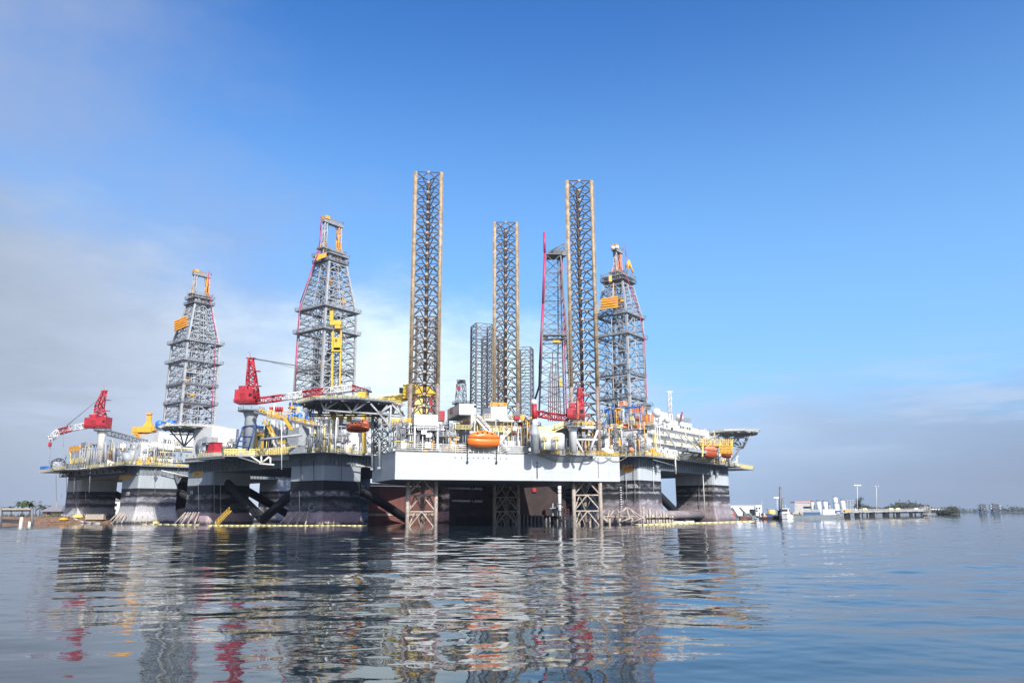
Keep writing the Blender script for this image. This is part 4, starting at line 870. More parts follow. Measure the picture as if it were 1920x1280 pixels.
part('guard_rail', 'yellow_paint', J, lambda mb: mb.rail([fJ.pt(41, .3, ZJ1), fJ.pt(WJ, .3, ZJ1)], 1.25, .08, 1.3)); part('guard_rail', 'pale_yellow', J, lambda mb: mb.rail([fJ.pt(41, 3, ZJ1), fJ.pt(WJ, 5, ZJ1)], 1.6, .1, 1.1))
sp = part('sponson', 'machine_grey', J, lambda mb: mb.loft([[fJ.pt(x, y, z) for x, y in ((a, -d), (b, -d), (b, -.02), (a, -.02))] for z, a, b, d in ((18.2, 47, 54.5, .3), (19.9, 42.5, 58, 2.0))]))
part('platform', 'steel_grey', sp, lambda mb: (fJ.box(mb, 41.6, 59, -2.2, -.02, 19.95, 20.25), mb.rail([fJ.pt(41.6, -2.1, 20.25), fJ.pt(59, -2.1, 20.25)], 1.3, .08, 1.2)))
for i in range(3): part('mooring_hose', 'steel_grey', J, lambda mb: mb.path([fJ.pt(53 + i * 5 + 7 * t, -.4, 20 - (2.2 - i * .4) * math.sin(math.pi * t)) for t in [k / 8 for k in range(9)]], .1))
for i, px in enumerate((698, 711, 731)):
    part('hull_riser', 'machine_grey', J, lambda mb: (mb.tube(P(px, 878 - i * 2, 229 - i * 5.5), P(px + .5, 780 + i * 4, 229 - i * 5.5), .42, 8), mb.box(P(px, 879 - i * 2, 229 - i * 5.5), .9, .9, .6)))

def jleg(c, ang, s, ztop, zhull, mats, bay=3.3):
    "triangular lattice leg: three chords with rack teeth, K bracing on each side"
    leg = thing('leg', None, None, (0, 0, 0)); leg.parent = J
    fl = Fr(c, math.cos(ang), math.sin(ang)); q = [(-s / 2, 0), (s / 2, 0), (0, s * .86)]
    def sub(name, mat, f):
        mb = MB(); f(mb); o = mb.build(name, mat, J); o.parent = leg; leg['_'] = 1; return o
    pt = lambda i, z: fl.pt(*q[i % 3], z)
    # below the hull
    for i in range(3):  # rear chord takes the darker materials, its shade put into the colour
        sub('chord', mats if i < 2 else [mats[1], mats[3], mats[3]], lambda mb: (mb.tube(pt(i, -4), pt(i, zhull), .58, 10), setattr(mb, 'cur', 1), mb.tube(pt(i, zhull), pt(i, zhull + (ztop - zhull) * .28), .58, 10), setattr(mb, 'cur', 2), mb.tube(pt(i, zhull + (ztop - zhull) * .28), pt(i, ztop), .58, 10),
            [(setattr(mb, 'cur', 1 if z < zhull + (ztop - zhull) * .28 else 2), mb.box(pt(i, z) + (pt(i, z) - fl.pt(0, s * .29, z)).normalized() * .7, .36, .36, .32, ang)) for z in [zhull + k * .8 for k in range(int((ztop - zhull) / .8))]]))
    n = int((ztop - zhull) / bay); zs = [ztop - k * bay for k in range(n + 1)]
    zl_ = [zhull - 1.5, zhull - 6, zhull - 10.6, zhull - 15.5]
    def brace(mb, za, zb, A, Bq, r, hz=True):
        ta, tb, ba, bb = pt(A, za), pt(Bq, za), pt(A, zb), pt(Bq, zb); m = (ta + tb) / 2
        if hz: mb.tube(ta, tb, r, 5, cap=False)
        mb.tube(m, ba, r, 5, cap=False); mb.tube(m, bb, r, 5, cap=False)
    for A, Bq in ((0, 1), (1, 2), (2, 0)):
        sub('lattice_bracing', mats[3], lambda mb: [brace(mb, za, zb, A, Bq, .17) for za, zb in zip(zs, zs[1:])])
        sub('lower_bracing', mats[4], lambda mb: [brace(mb, za, zb, A, Bq, .24) for za, zb in zip(zl_, zl_[1:])])
    def gus(mb):
        for z in zs:
            for i in range(3): mb.box((pt(i, z) + pt(i + 1, z)) / 2, .8, .5, .7, ang)
    sub('gusset_plates', mats[4], gus)
    del leg['_']
    return leg
a0 = math.atan2(.325, .945)
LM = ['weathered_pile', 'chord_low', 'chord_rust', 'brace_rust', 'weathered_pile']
c1, c2, c3 = G(796, 222, 45), G(1095, 233, 45), G(949, 260, 45)
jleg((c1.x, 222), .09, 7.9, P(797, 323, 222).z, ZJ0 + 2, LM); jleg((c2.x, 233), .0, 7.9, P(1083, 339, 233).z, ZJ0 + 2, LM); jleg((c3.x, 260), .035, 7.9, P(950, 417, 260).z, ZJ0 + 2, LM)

def jbox(name, mat, x0, y0, x1, y1, v, d, parent=None): return part(name, mat, parent or J, lambda mb: fJ.pbox(mb, x0, y0, x1, y1, 'y', v, d))
# left jack house
jh = jbox('jack_house', 'white_paint', 777, 777, 821, 797, 2.6, 11); part('lower_edge', 'black_paint', jh, lambda mb: fJ.pbox(mb, 779, 797, 820, 799.5, 'y', 2.8, 10))
for x in (777.5, 820.5): jbox('jack_frame_post', 'white_paint', x - 1.4, 798, x + 1.4, 840, 2.6, .6)
jbox('jack_frame_post', 'white_paint', 776, 799.5, 822, 801.5, 2.6, .6)
part('jack_frame_brace', 'white_paint', J, lambda mb: mb.bar(P(815, 812, 222), P(802, 836, 222), .5))
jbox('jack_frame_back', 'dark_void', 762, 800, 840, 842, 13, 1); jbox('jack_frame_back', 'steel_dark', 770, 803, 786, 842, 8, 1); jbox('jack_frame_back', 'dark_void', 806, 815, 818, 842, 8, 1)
for i, (x, m) in enumerate(((781, 'machine_grey'), (786, 'steel_dark'), (791, 'white_paint'), (796, 'machine_grey'), (812, 'steel_grey'), (767, 'steel_dark'), (772, 'amber_paint'))):
    p0, p1 = fJ.hit(x, 840, 'y', 5), fJ.hit(x, 814 + (i % 3) * 6, 'y', 5); part('jack_motor', m, J, lambda mb: mb.lathe(fJ.pt(*p0), [(.55, 0), (.55, p1[2] - p0[2] - .5), (.3, p1[2] - p0[2])], 10))
part('guard_rail', 'yellow_paint', J, lambda mb: mb.rail([fJ.pt(*fJ.hit(735, 798, 'y', 6)), fJ.pt(*fJ.hit(776, 796, 'y', 6))], 1.8, .14, 1)); 
o = jbox('red_locker', 'red_paint', 820, 770, 834, 788, 14, 3)
part('stair_flight', 'white_paint', J, lambda mb: (mb.bar(P(736, 757, 226), P(755, 781, 226), .3, .4), mb.bar(P(740, 756, 228), P(759, 780, 228), .3, .4), [mb.bar(P(736 + 2.4 * i, 757 + 3 * i, 226), P(740 + 2.4 * i, 756 + 3 * i, 228), .15) for i in range(9)]))
# corrugated engine house: long shaded flank, bright front
x1 = fJ.hit(882, 800, 'y', 6)[0]; x2 = fJ.hit(972, 800, 'y', 6)[0]; zt = fJ.hit(882, 788, 'y', 6)[2]; zb = fJ.hit(882, 826, 'y', 6)[2]
en = part('engine_house', ['white_paint', 'machine_grey'], J, lambda mb: (fJ.box(mb, x1, x2, 6, 30, zb, zt)))
part('corrugation', 'machine_grey', en, lambda mb: [fJ.box(mb, x1 - .18, x1 - .003, 6.2 + i * .8, 6.6 + i * .8, zb + .2, zt - .2) for i in range(29)])
part('corrugation_front', 'white_paint', en, lambda mb: [fJ.box(mb, x1 + 7 + i * .8, x1 + 7.4 + i * .8, 5.85, 5.998, zb + .3, zt - 1.5) for i in range(9)])
part('roof_rail', 'yellow_paint', en, lambda mb: mb.rail([fJ.pt(x1, 28, zt), fJ.pt(x1, 6.2, zt), fJ.pt(x1 + 4, 6.2, zt)], 1.4, .07, 1.1, 3)); part('roof_edge', 'amber_paint', en, lambda mb: mb.bar(fJ.pt(x1, 29, zt + .1), fJ.pt(x1, 6, zt + .1), .4, .5))
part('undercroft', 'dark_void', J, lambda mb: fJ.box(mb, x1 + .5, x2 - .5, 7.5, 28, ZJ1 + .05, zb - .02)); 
for i in range(8): part('undercroft_post', 'white_paint', J, lambda mb: fJ.box(mb, x1 - .3 + i * 2.1, x1 + .0 + i * 2.1, 5.2, 5.6, ZJ1, zb))
part('side_gallery', 'steel_grey', J, lambda mb: (mb.bar(fJ.pt(x1 - .5, 29, zb + .2), fJ.pt(x1 - .5, 6, zb + .2), .8, .2), mb.rail([fJ.pt(x1 - .9, 29, zb + .3), fJ.pt(x1 - .9, 6, zb + .3)], 1.2, .05, 1.3)))
cb = jbox('crane_cabin', 'white_paint', 861, 757, 893, 777, 7, 14); part('cabin_sill', 'steel_dark', cb, lambda mb: fJ.pbox(mb, 861, 776.5, 894, 778.5, 'y', 6.8, 14.4))
part('window', 'glass_dark', cb, lambda mb: fJ.pbox(mb, 889, 759, 893, 764, 'y', 6.9, .2)); part('window', 'glass_dark', cb, lambda mb: (lambda a: fJ.box(mb, a[0] - .06, a[0] + .1, 15, 17.5, a[2], a[2] + 2))(fJ.hit(861, 769, 'y', 7)))
jbox('cabin_post', 'white_paint', 883, 777, 888.5, 802, 5.2, 1.2)
part('stairway', 'ivory_paint', J, lambda mb: (mb.bar(P(895, 783, 222), P(917, 808, 222), .25, 1.3), mb.rail([P(895, 782, 221.5), P(918, 808, 221.5)], 1.3, .08)))
jbox('stair_soffit', 'deck_grey', 893, 788, 914, 808, 5.7, .25)
pl = jbox('roof_platform', 'white_paint', 909, 786, 986, 789.5, 3.5, 20); part('guard_rail', 'pale_yellow', pl, lambda mb: mb.rail([fJ.pt(*fJ.hit(909, 786, 'y', 3.6)), fJ.pt(*fJ.hit(985, 786.5, 'y', 3.6))], 1.5, .06, 1.3))
p0 = fJ.hit(933, 786, 'y', 8); dz = fJ.hit(933, 763, 'y', 8)[2] - p0[2]
dr = part('storage_drum', 'white_paint', J, lambda mb: fJ.box(mb, fJ.hit(920.5, 770, 'y', 7)[0], fJ.hit(950.5, 770, 'y', 7)[0], 7, 15, p0[2], p0[2] + dz))
part('guard_rail', 'amber_paint', dr, lambda mb: mb.rail([fJ.pt(p0[0] - 2.5, 7.3, p0[2] + dz), fJ.pt(p0[0] + 2.6, 7.3, p0[2] + dz)], 1.2, .1, .9))
jbox('ventilation_box', 'machine_grey', 950, 790, 962, 824, 5, 1.5); jbox('ventilation_box', 'white_paint', 962, 800, 972, 838, 4.6, 2)
for i in range(7): jbox('wall_pilaster', 'steel_grey', 930 + i * 5, 792, 931.4 + i * 5, 826, 5.7, .3)
bl = jbox('mid_gallery', 'pale_yellow', 924, 808, 973, 809.5, 3.4, 2.6); part('guard_rail', 'yellow_paint', bl, lambda mb: mb.rail([fJ.pt(*fJ.hit(924, 808, 'y', 3.5)), fJ.pt(*fJ.hit(972, 808, 'y', 3.5))], 1.5, .07, 1.0, 3))
part('stairway', 'ivory_paint', J, lambda mb: (mb.bar(P(957, 809, 222), P(938, 828, 222), .5, .25), mb.bar(P(938, 828, 221), P(955, 843, 221), .5, .25), mb.rail([P(957, 809, 221.6), P(938, 828, 221.6)], 1.2, .07)))
dv = jbox('lifeboat_davit', 'white_paint', 881, 809, 926, 812, -1, .8); part('davit_arm', 'white_paint', dv, lambda mb: [fJ.pbox(mb, x - 1, 809, x + 1, 846, 'y', -.1, .5) for x in (881.5, 934.5)])
jbox('front_wall', 'white_paint', 934, 826, 982, 850, 3.4, 3)
lifeboat('bright orange lifeboat hanging over the white jack-up hull', fJ.pt(*(lambda q: (q[0], -1.2, q[2]))(fJ.hit(907, 839, 'y', -1.2))), 9.5, a0, ('orange_paint', 'orange_paint'), 1.75)
jbox('red_sign_box', 'red_paint', 965, 779, 975, 786, 2.8, 1.5); jbox('grey_sign_box', 'steel_dark', 964, 771, 975, 778.6, 3.4, 1.5)
jbox('yellow_beam', 'amber_paint', 976, 781, 998, 790, 7, 2)
for x0, y0, x1_, y1, m in ((972, 806, 984, 818, 'dull_orange'), (986, 811, 999, 822, 'salmon_paint'), (972, 818, 1000, 821, 'pale_yellow'), (975, 826, 1000, 836, 'ivory_paint'), (985, 836, 1000, 848, 'dark_void'), (972, 792, 982, 806, 'dull_orange')): jbox('pump_skid', m, x0, y0, x1_, y1, 6, 2)
# boom rest post and tanks
pb = lambda px, y, d=220: P(px, y, d)
bp = thing('boom_post', 'red and white striped post holding up the red boom tip', 'boom rest', pb(1003, 850))
part('lower_shaft', 'machine_grey', bp, lambda mb: mb.lathe(pb(1003, 850), [(1.2, 0), (1.2, 5), (1.5, 5.4), (1.2, 5.8), (.9, 8.2)], 14)); part('white_band', 'white_paint', bp, lambda mb: mb.tube(pb(1003, 806), pb(1003, 786), .75, 12))
part('red_band', 'red_paint', bp, lambda mb: mb.tube(pb(1002.5, 786), pb(1001.5, 757), .75, 12)); part('cap', 'white_paint', bp, lambda mb: mb.ball(pb(1001, 754), .95))
for i, (px, w, l) in enumerate(((1022, 12, 'white cylindrical tank on the jack-up deck, the shaded one nearer the striped post'), (1044, 15, 'white cylindrical tank on the jack-up deck beside the white crane pedestal'))):
    b0 = P(px, 843, 221 + i); h = P(px, 812 - i, 221 + i).z - b0.z; t = thing('storage_tank', l, 'tank', b0, 'white tanks on the jack-up deck')
    r = w * .152; part('shell', 'white_paint', t, lambda mb: mb.lathe(b0, [(r, 0), (r, h * .88), (r * .75, h * .97), (.2, h)], 20))
    part('access_platform', 'pale_yellow', t, lambda mb: (mb.box(b0 + V((-.3, -r - .3, h * .55)), 1.6, .6, .12), mb.rail([b0 + V((-1.1, -r - .5, h * .55)), b0 + V((.5, -r - .5, h * .55))], 1.2, .08, .5), mb.bar(b0 + V((-.3, -r - .25, 0)), b0 + V((-.3, -r - .25, h * .55)), .25)))
# right jack frame
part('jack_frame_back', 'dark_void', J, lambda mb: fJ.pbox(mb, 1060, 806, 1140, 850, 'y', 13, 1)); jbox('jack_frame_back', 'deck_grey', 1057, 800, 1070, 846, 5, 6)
part('jack_platform', 'white_paint', J, lambda mb: fJ.pbox(mb, 1060, 798, 1128, 803, 'y', 1.4, 11)); part('guard_rail', 'yellow_paint', J, lambda mb: mb.rail([fJ.pt(*fJ.hit(1058, 799, 'y', 1.5)), fJ.pt(*fJ.hit(1126, 798, 'y', 1.5))], 1.3, .09, 1.1))
part('jack_frame_brace', 'white_paint', J, lambda mb: truss_px(mb, [((1078, 820), (1093, 848)), ((1121, 806), (1105, 848)), ((1080, 824), (1120, 824))], 224, .36))
for i in range(7):
    x = 1084 + i * 6; part('jack_motor', ('steel_dark', 'machine_grey', 'amber_paint')[i % 3], J, lambda mb: fJ.pbox(mb, x, 812 + (i * 5) % 17, x + 4, 845, 'y', 5, 1.5))
part('access_gallery', 'pale_yellow', J, lambda mb: (mb.bar(P(1002, 812, 222), P(1040, 808, 224), .8, .3), mb.bar(P(1040, 808, 224), P(1058, 800, 224), .8, .3), mb.rail([P(1002, 811, 221.5), P(1040, 807, 223.5), P(1060, 798, 223.5)], 1.5, .1, 1)))
for x0, y0, x1_, y1, v, m in ((1122, 806, 1136, 824, 4, 'ivory_paint'), (1134, 812, 1142, 850, 2, 'white_paint'), (1120, 826, 1134, 836, 3, 'white_paint'), (1139, 834, 1160, 848, 2.4, 'white_paint'), (1128, 840, 1150, 850, 1.4, 'white_paint'), (1146, 822, 1160, 834, 4, 'ivory_paint'), (1108, 812, 1120, 820, 3, 'amber_paint')): jbox('equipment_house', m, x0, y0, x1_, y1, v, 2.4)
clutter(J, fJ, 2, 22, 2, 5, ZJ1, 16, 1.5, 41, PALY); clutter(J, fJ, 42, 66, 1.5, 5, ZJ1, 22, 1.5, 42, PALY); clutter(J, fJ, 8, 20, 16, 30, ZJ1 + 7, 8, 2, 43, PALY)
# jack-up crane on its white column
cr = crane('red crane on a white column between the jack-up tanks and the right leg', 224, (1075, 799, 848, 1.15), (1063, 763, 1095, 785), [(1087, 770), (1087, 745), (1088, 729)], [((1066, 783), 'r'), ((1040, 781), 'r'), ((1012, 776), 'r'), ((1003, 774), 'r')], pedmat='white_paint', bw=1.6, mw=1.7, cabd=4)
part('mast_casing', 'red_paint', cr, lambda mb: (mb.box(P(1087, 745, 225), 1.5, 1.5, 4.6), mb.box(P(1087, 733, 225), 1.3, 1.3, 1.4)))
part('ladder', 'salmon_paint', cr, lambda mb: (mb.bar(P(1082, 785, 221.5), P(1083, 752, 221.5), .15), mb.bar(P(1084.5, 785, 221.5), P(1085, 752, 221.5), .15)))
# yellow crane behind the left leg
yk = thing('pedestal_crane', 'yellow crane behind the left jack-up leg with its boom resting left', 'crane', P(800, 790, 248), 'pedestal cranes on the rig decks')
Yk = 248
part('pedestal', 'pale_yellow', yk, lambda mb: mb.loft([[P(x, y, Yk) + V((0, d, 0)) for x, d in ((c - w, -w * .16), (c + w, -w * .16), (c + w, w * .16), (c - w, w * .16))] for c, w, y in ((790, 14, 800), (790, 13, 770), (790, 9, 745))]))
part('machinery_house', 'yellow_paint', yk, lambda mb: (mb.loft([[P(x, y, Yk) + V((0, d, 0)) for x, d in ((a, -2.5), (b, -2.5), (b, 2.5), (a, 2.5))] for a, b, y in ((770, 820, 744), (765, 818, 738), (775, 806, 726))]), mb.box(P(770, 735, Yk), 4.5, 4, 4.5)))
part('boom', 'yellow_paint', yk, lambda mb: (mb.bar(P(768, 741, Yk), P(712, 749, Yk), 1.5, 1.3), mb.bar(P(768, 746, Yk), P(740, 751, Yk), 1.2, 1.4)))
part('winch', 'black_paint', yk, lambda mb: mb.box(P(754, 732, Yk), 1.6, 2, 1.6)); part('side_panel', 'red_paint', yk, lambda mb: (mb.box(P(808, 757, Yk - 2), 1.2, .4, 5.5), mb.box(P(772, 755, Yk - 2), 1.6, .4, 3)))
# cantilevered helideck of the jack-up
hc = G(657, 229, 36)
hdJ, rg = helideck(J, (hc.x, 229), 15.2, P(657, 744, 215).z, 18, 'pale_yellow', 'steel_dark')
front = [((608, 769), (600, 749)), ((608, 769), (615, 749)), ((608, 769), (634, 752)), ((660, 773), (645, 753)), ((660, 773), (673, 754)), ((660, 773), (686, 755)), ((712, 776), (695, 757)), ((712, 776), (727, 760)), ((608, 769), (660, 773)), ((660, 773), (712, 776)), ((712, 776), (755, 781)), ((733, 760), (730, 850)), ((754, 781), (751, 850)), ((712, 776), (752, 828)), ((733, 803), (754, 804)), ((730, 826), (752, 827)), ((752, 828), (733, 845)), ((735, 758), (755, 781)), ((733, 760), (712, 776))]
def tw(mb):
    truss_px(mb, front, 218, .3)
part('support_truss', 'derrick_grey', hdJ, tw)
def tb(mb):
    for Y, off in ((226, 0), (235, 4)):
        xs = [580, 600, 622, 645, 668, 690, 712, 735, 755]
        for i, (a, b) in enumerate(zip(xs, xs[1:])):
            ya, yb = 776 + off, 776 + off
            mb.tube(P(a, ya, Y), P(b, yb, Y), .24, 5); mb.tube(P(a, ya, Y), P((a + b) / 2, 758, Y), .2, 5); mb.tube(P(b, yb, Y), P((a + b) / 2, 758, Y), .2, 5); mb.tube(P(a, ya, Y), P(a, 758, Y), .2, 5)
    for x in (580, 622, 668, 712, 755): mb.tube(P(x, 776, 226), P(x, 780, 235), .22, 5); mb.tube(P(x, 771, 219), P(x, 776, 226), .22, 5)
part('support_truss', 'steel_dark', hdJ, tb)
for k, (xa, xb, Y) in enumerate(((698, 713, 230), (714, 731, 226), (700, 730, 236))):
    def f(mb):
        ys = [778, 796, 814, 832, 850]
        for y in ys: mb.tube(P(xa, y, Y), P(xb, y, Y), .22, 5)
        for x in (xa, xb): mb.tube(P(x, 776, Y), P(x, 851, Y), .3, 6)
        for i, (a, b) in enumerate(zip(ys, ys[1:])): mb.tube(P(xa, a, Y), P(xb, b, Y), .2, 5); mb.tube(P(xb, a, Y), P(xa, b, Y), .2, 5)
    part('support_tower', 'steel_dark' if k != 1 else 'derrick_grey', hdJ, f)
part('helideck_ladder', 'pale_yellow', hdJ, lambda mb: [mb.box(P(x, y, 232), 1.3, 1.2, 1.4) for x, y in ((720, 790), (738, 792), (745, 797), (705, 842), (640, 784), (626, 782), (655, 786))])

# slant-topped derrick on the jack-up cantilever, behind the right leg
cd = G(1041, 275, 50)
dD, f = derrick('slim dark derrick half hidden behind the right jack-up leg', (cd.x, 275), a0 - .35, zl(38, 97, 6.0, 2.7, 11), [(97, 3.3, 'steel_dark'), (66, 4.6, 'steel_dark')], leg=.6, br=.2, grey='steel_dark', style='X')
part('crown_frame', 'steel_dark', dD, lambda mb: (mb.box(P(1045, 477, 275), 5.5, 5, 1.8, .4), truss_px(mb, [((1034, 470), (1058, 456)), ((1034, 478), (1034, 470)), ((1058, 474), (1058, 456)), ((1034, 474), (1058, 462)), ((1046, 476), (1046, 462))], 274, .25)))
pink_pipe(dD, [P(1020.5, 436, 271), P(1021.5, 475, 271), P(1018, 570, 271), P(1012, 690, 271)], .5); part('standpipe_lower', 'barge_rust', dD, lambda mb: mb.path([P(1012, 690, 271), P(1011, 724, 271), P(1002, 752, 271)], .4, 6))
for k, (x0, x1_) in enumerate(((1050, 1058), (1054, 1062), (1046, 1047))): part('travelling_line', ('barge_rust', 'magenta_paint', 'steel_dark')[k], dD, lambda mb: mb.bar(P(x0, 480, 276), P(x1_, 780, 276), .45))
part('racked_pipe', 'barge_rust', dD, lambda mb: [mb.bar(P(1030 + i * 3, 700 - (i % 3) * 20, 276), P(1028 + i * 4, 790, 276), .3) for i in range(7)])
part('monkey_board', 'yellow_paint', dD, lambda mb: (mb.box(P(1051, 718, 273), 1, 1, 3), mb.box(P(1044, 640, 273), 3, 1.5, 1)))

pipework(J, fJ, 735, 798, 777, 848, 'y', 5, 34, 61, PAL + ['steel_dark', 'steel_dark']); pipework(J, fJ, 779, 800, 820, 848, 'y', 5, 26, 62, ['steel_dark', 'machine_grey', 'white_paint', 'brace_rust', 'steel_dark']); pipework(J, fJ, 822, 800, 882, 848, 'y', 5, 22, 63, PALY + ['steel_dark'])
pipework(J, fJ, 884, 790, 972, 846, 'y', 5, 34, 64, ['white_paint', 'machine_grey', 'ivory_paint', 'pale_yellow', 'steel_grey']); pipework(J, fJ, 972, 786, 1004, 848, 'y', 4, 34, 65, PALY + ['dull_orange', 'steel_dark']); pipework(J, fJ, 1082, 802, 1164, 850, 'y', 3.4, 64, 66, PALY + ['steel_dark', 'steel_dark'])
# ================================================================ things behind and under the rigs
rb = thing('barge', 'rusty red-brown barge moored behind the white jack-up hull', 'barge', G(740, 300))
def bh(mb):
    a, b = G(690, 296), G(815, 312); d = V((2, 14, 0)); z = P(740, 911, 300).z
    mb.box8([a + V((0, 0, -1)), b + V((0, 0, -1)), b + d + V((0, 0, -1)), a + d + V((0, 0, -1)), a + V((0, 0, z)), b + V((0, 0, z)), b + d + V((0, 0, z)), a + d + V((0, 0, z))])
part('hull', 'barge_rust', rb, bh)
def strip(mb, y0, y1, o):
    a, b = G(690, 296), G(815, 312); n = V((.16, -.98, 0)) * o
    z0, z1 = P(740, y1, 300).z, P(740, y0, 300).z
    mb.bar(a + n + V((0, 0, (z0 + z1) / 2)), b + n + V((0, 0, (z0 + z1) / 2)), .3, z1 - z0)
part('deck_coaming', 'white_paint', rb, lambda mb: strip(mb, 905.5, 910.5, -1)); part('rubbing_strake', 'weathered_pile', rb, lambda mb: strip(mb, 962, 966.5, .12))
part('plate_seams', 'dark_void', rb, lambda mb: [mb.bar(G(x, 297.0 + (x - 690) * .128, .5) + V((0, -.7, 0)), G(x, 297 + (x - 690) * .128, 13) + V((0, -.7, 0)), .1) for x in range(700, 815, 12)])
bk = thing('barge', 'dark barge in the shade under the jack-up hull, behind its rear leg', 'barge', G(1000, 292))
def flat(mb, x0, x1, Y, z0, z1, d=8):
    a, b = G(x0, Y), G(x1, Y); mb.box8([V((p.x, p.y + dd, z)) for z in (z0, z1) for p, dd in ((a, 0), (b, 0), (b, d), (a, d))])
part('hull', 'barge_dark', bk, lambda mb: flat(mb, 842, 1062, 292, -1, 13.4)); part('red_box', 'red_paint', bk, lambda mb: flat(mb, 999, 1006, 291.4, 11.2, 12.6, .5))  # hull stretched left to hide a sunlit column behind a dark face
part('rail', 'ivory_paint', bk, lambda mb: mb.rail([G(850, 292.3, 13.4), G(1062, 292.3, 13.4)], 1, .05, 3))
qw = thing('quay_wall', 'dark sheet-piled quay wall low under the jack-up hull', 'quay wall', G(960, 285))
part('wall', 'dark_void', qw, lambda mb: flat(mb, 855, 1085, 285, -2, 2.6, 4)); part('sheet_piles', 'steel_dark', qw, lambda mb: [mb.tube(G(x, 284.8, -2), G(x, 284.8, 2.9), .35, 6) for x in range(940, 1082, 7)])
for i, (y, x0, x1, l) in enumerate(((914.5, 838, 905, 'upper of two white pipes slung under the jack-up hull'), (938, 848, 905, 'lower of two white pipes slung under the jack-up hull'))):
    t = thing('slung_pipe', l, 'pipe', P(870, y, 266), 'white pipes slung under the jack-up'); part('tube', 'white_paint', t, lambda mb: mb.tube(P(x0, y, 266), P(x1, y + 1.5, 266), .38, 8))
    part('collar', 'black_paint', t, lambda mb: [mb.tube(P(x, y + .7, 266), P(x + 2.5, y + .8, 266), .42, 8) for x in (882, 887)]); part('sling', 'steel_dark', t, lambda mb: [mb.tube(P(x, y, 266), P(x, 902, 266), .08, 4) for x in (846, 900)])
hut = thing('quay_hut', 'small grey hut with a sloping roof on the quay under the jack-up', 'hut', G(1040, 283, 2.6))
part('wall', 'machine_grey', hut, lambda mb: flat(mb, 1036, 1049, 283, 2.6, 7, 3)); part('roof', 'steel_grey', hut, lambda mb: mb.bar(P(1027, 953, 282), P(1051, 950, 284), 4, .3))
for px, l in ((1049, 'white vertical pipe rising from the quay beside the hut'),):
    t = thing('riser_pipe', l, 'pipe', G(px, 280, 2.6)); part('tube', 'white_paint', t, lambda mb: mb.tube(G(px, 280, 1), G(px, 280, 13.8), .65, 10)); part('flange', 'black_paint', t, lambda mb: [mb.tube(G(px, 280, z), G(px, 280, z + .25), .72, 10) for z in (4, 6.5, 10.5, 11.6)])
cr_ = thing('pallet_crate', 'salmon slatted crate on the quay edge left of the right jack-up leg', 'crate', G(1063, 270, 2.6))
part('frame', 'salmon_paint', cr_, lambda mb: [mb.bar(G(1058, 270, 2.7 + i * .55), G(1067, 270, 2.7 + i * .55), .25, .3) for i in range(5)]); part('support', 'steel_dark', cr_, lambda mb: (mb.bar(G(1058, 270, -1), G(1058, 270, 5), .3), mb.bar(G(1067, 270, -1), G(1067, 270, 5), .3)))

# timber jetty in front of the right rig
jt = thing('timber_jetty', 'weathered timber jetty with cross bracing in front of the right rig', 'jetty', G(1150, 248))
Yj = 248; hz = lambda py: P(1150, py, Yj).z
part('walkway', 'weathered_pile', jt, lambda mb: mb.bar(G(1046, Yj, hz(967.5)), G(1206, Yj, hz(967.5)), 1.6, .35)); part('lower_beam', 'weathered_pile', jt, lambda mb: mb.bar(G(1046, Yj - .6, hz(973)), G(1108, Yj - .6, hz(973)), .35, .4))
part('walkway', 'salmon_paint', jt, lambda mb: mb.bar(G(1165, Yj + 2, hz(974)), G(1200, Yj + 2, hz(974)), .5, .35))
for px in (1050, 1066, 1086, 1106, 1143, 1162, 1185, 1206): part('pile', 'weathered_pile', jt, lambda mb: mb.tube(G(px, Yj, -2), G(px, Yj, hz(967 if px != 1206 else 950)), .42, 8))
def jb(mb):
    for a, b in (((1128, 969), (1140, 979)), ((1132, 969), (1142, 979)), ((1175, 951), (1153, 967)), ((1175, 951), (1160, 967)), ((1177, 951), (1176, 967)), ((1178, 951), (1192, 967)), ((1180, 953), (1206, 972)), ((1163, 978), (1185, 970)), ((1186, 978), (1206, 970)), ((1050, 978), (1066, 969)), ((1086, 969), (1106, 979))): mb.tube(P(*a, Yj - .7), P(*b, Yj - .7), .26, 6)
part('cross_bracing', 'weathered_pile', jt, jb)
part('undergrowth', 'steel_dark', jt, lambda mb: [mb.box(G(1132 + i * 9, Yj + 4, 0), rnd.uniform(1, 3), 1, rnd.uniform(1, 3)) for i in range(8)])
DG = 'timber pile clusters by the right rig'
for px, n, l in ((1219, 6, 'timber pile cluster nearest the jetty end'), (1231, 5, 'middle timber pile cluster with taller centre post'), (1245, 6, 'timber pile cluster beside the yellow boom end'), (1256, 4, 'smallest timber pile cluster, closest to open water')):
    t = thing('mooring_dolphin', l, 'piles', G(px, 250), DG)
    for k in range(n):
        c = G(px, 250) + V(((k % 3 - 1) * .85, (k // 3) * .9, 0)); part('pile', 'weathered_pile', t, lambda mb: mb.tube(c + V((0, 0, -2)), c + V((0, 0, 2.9 + rnd.uniform(-.5, .5) + (1.6 if k == 1 and px != 1256 else 0))), .42, 8, .36))
    part('binding', 'steel_dark', t, lambda mb: mb.box(G(px, 250.3, 2), 3, 2.4, .2))

dh = thing('gap_filler', 'tall black wall added to darken the gap between the leftmost and middle rigs', 'hull', G(337, 356))
part('hull', 'black_paint', dh, lambda mb: flat(mb, 323, 356, 356, -1, 18, 14)); part('filler_ribs', 'dark_void', dh, lambda mb: [mb.bar(G(x, 355.9, .5), G(x, 355.9, 17.5), .25) for x in range(326, 356, 5)])  # black slab and ribs added to fill a dark gap, no known hull
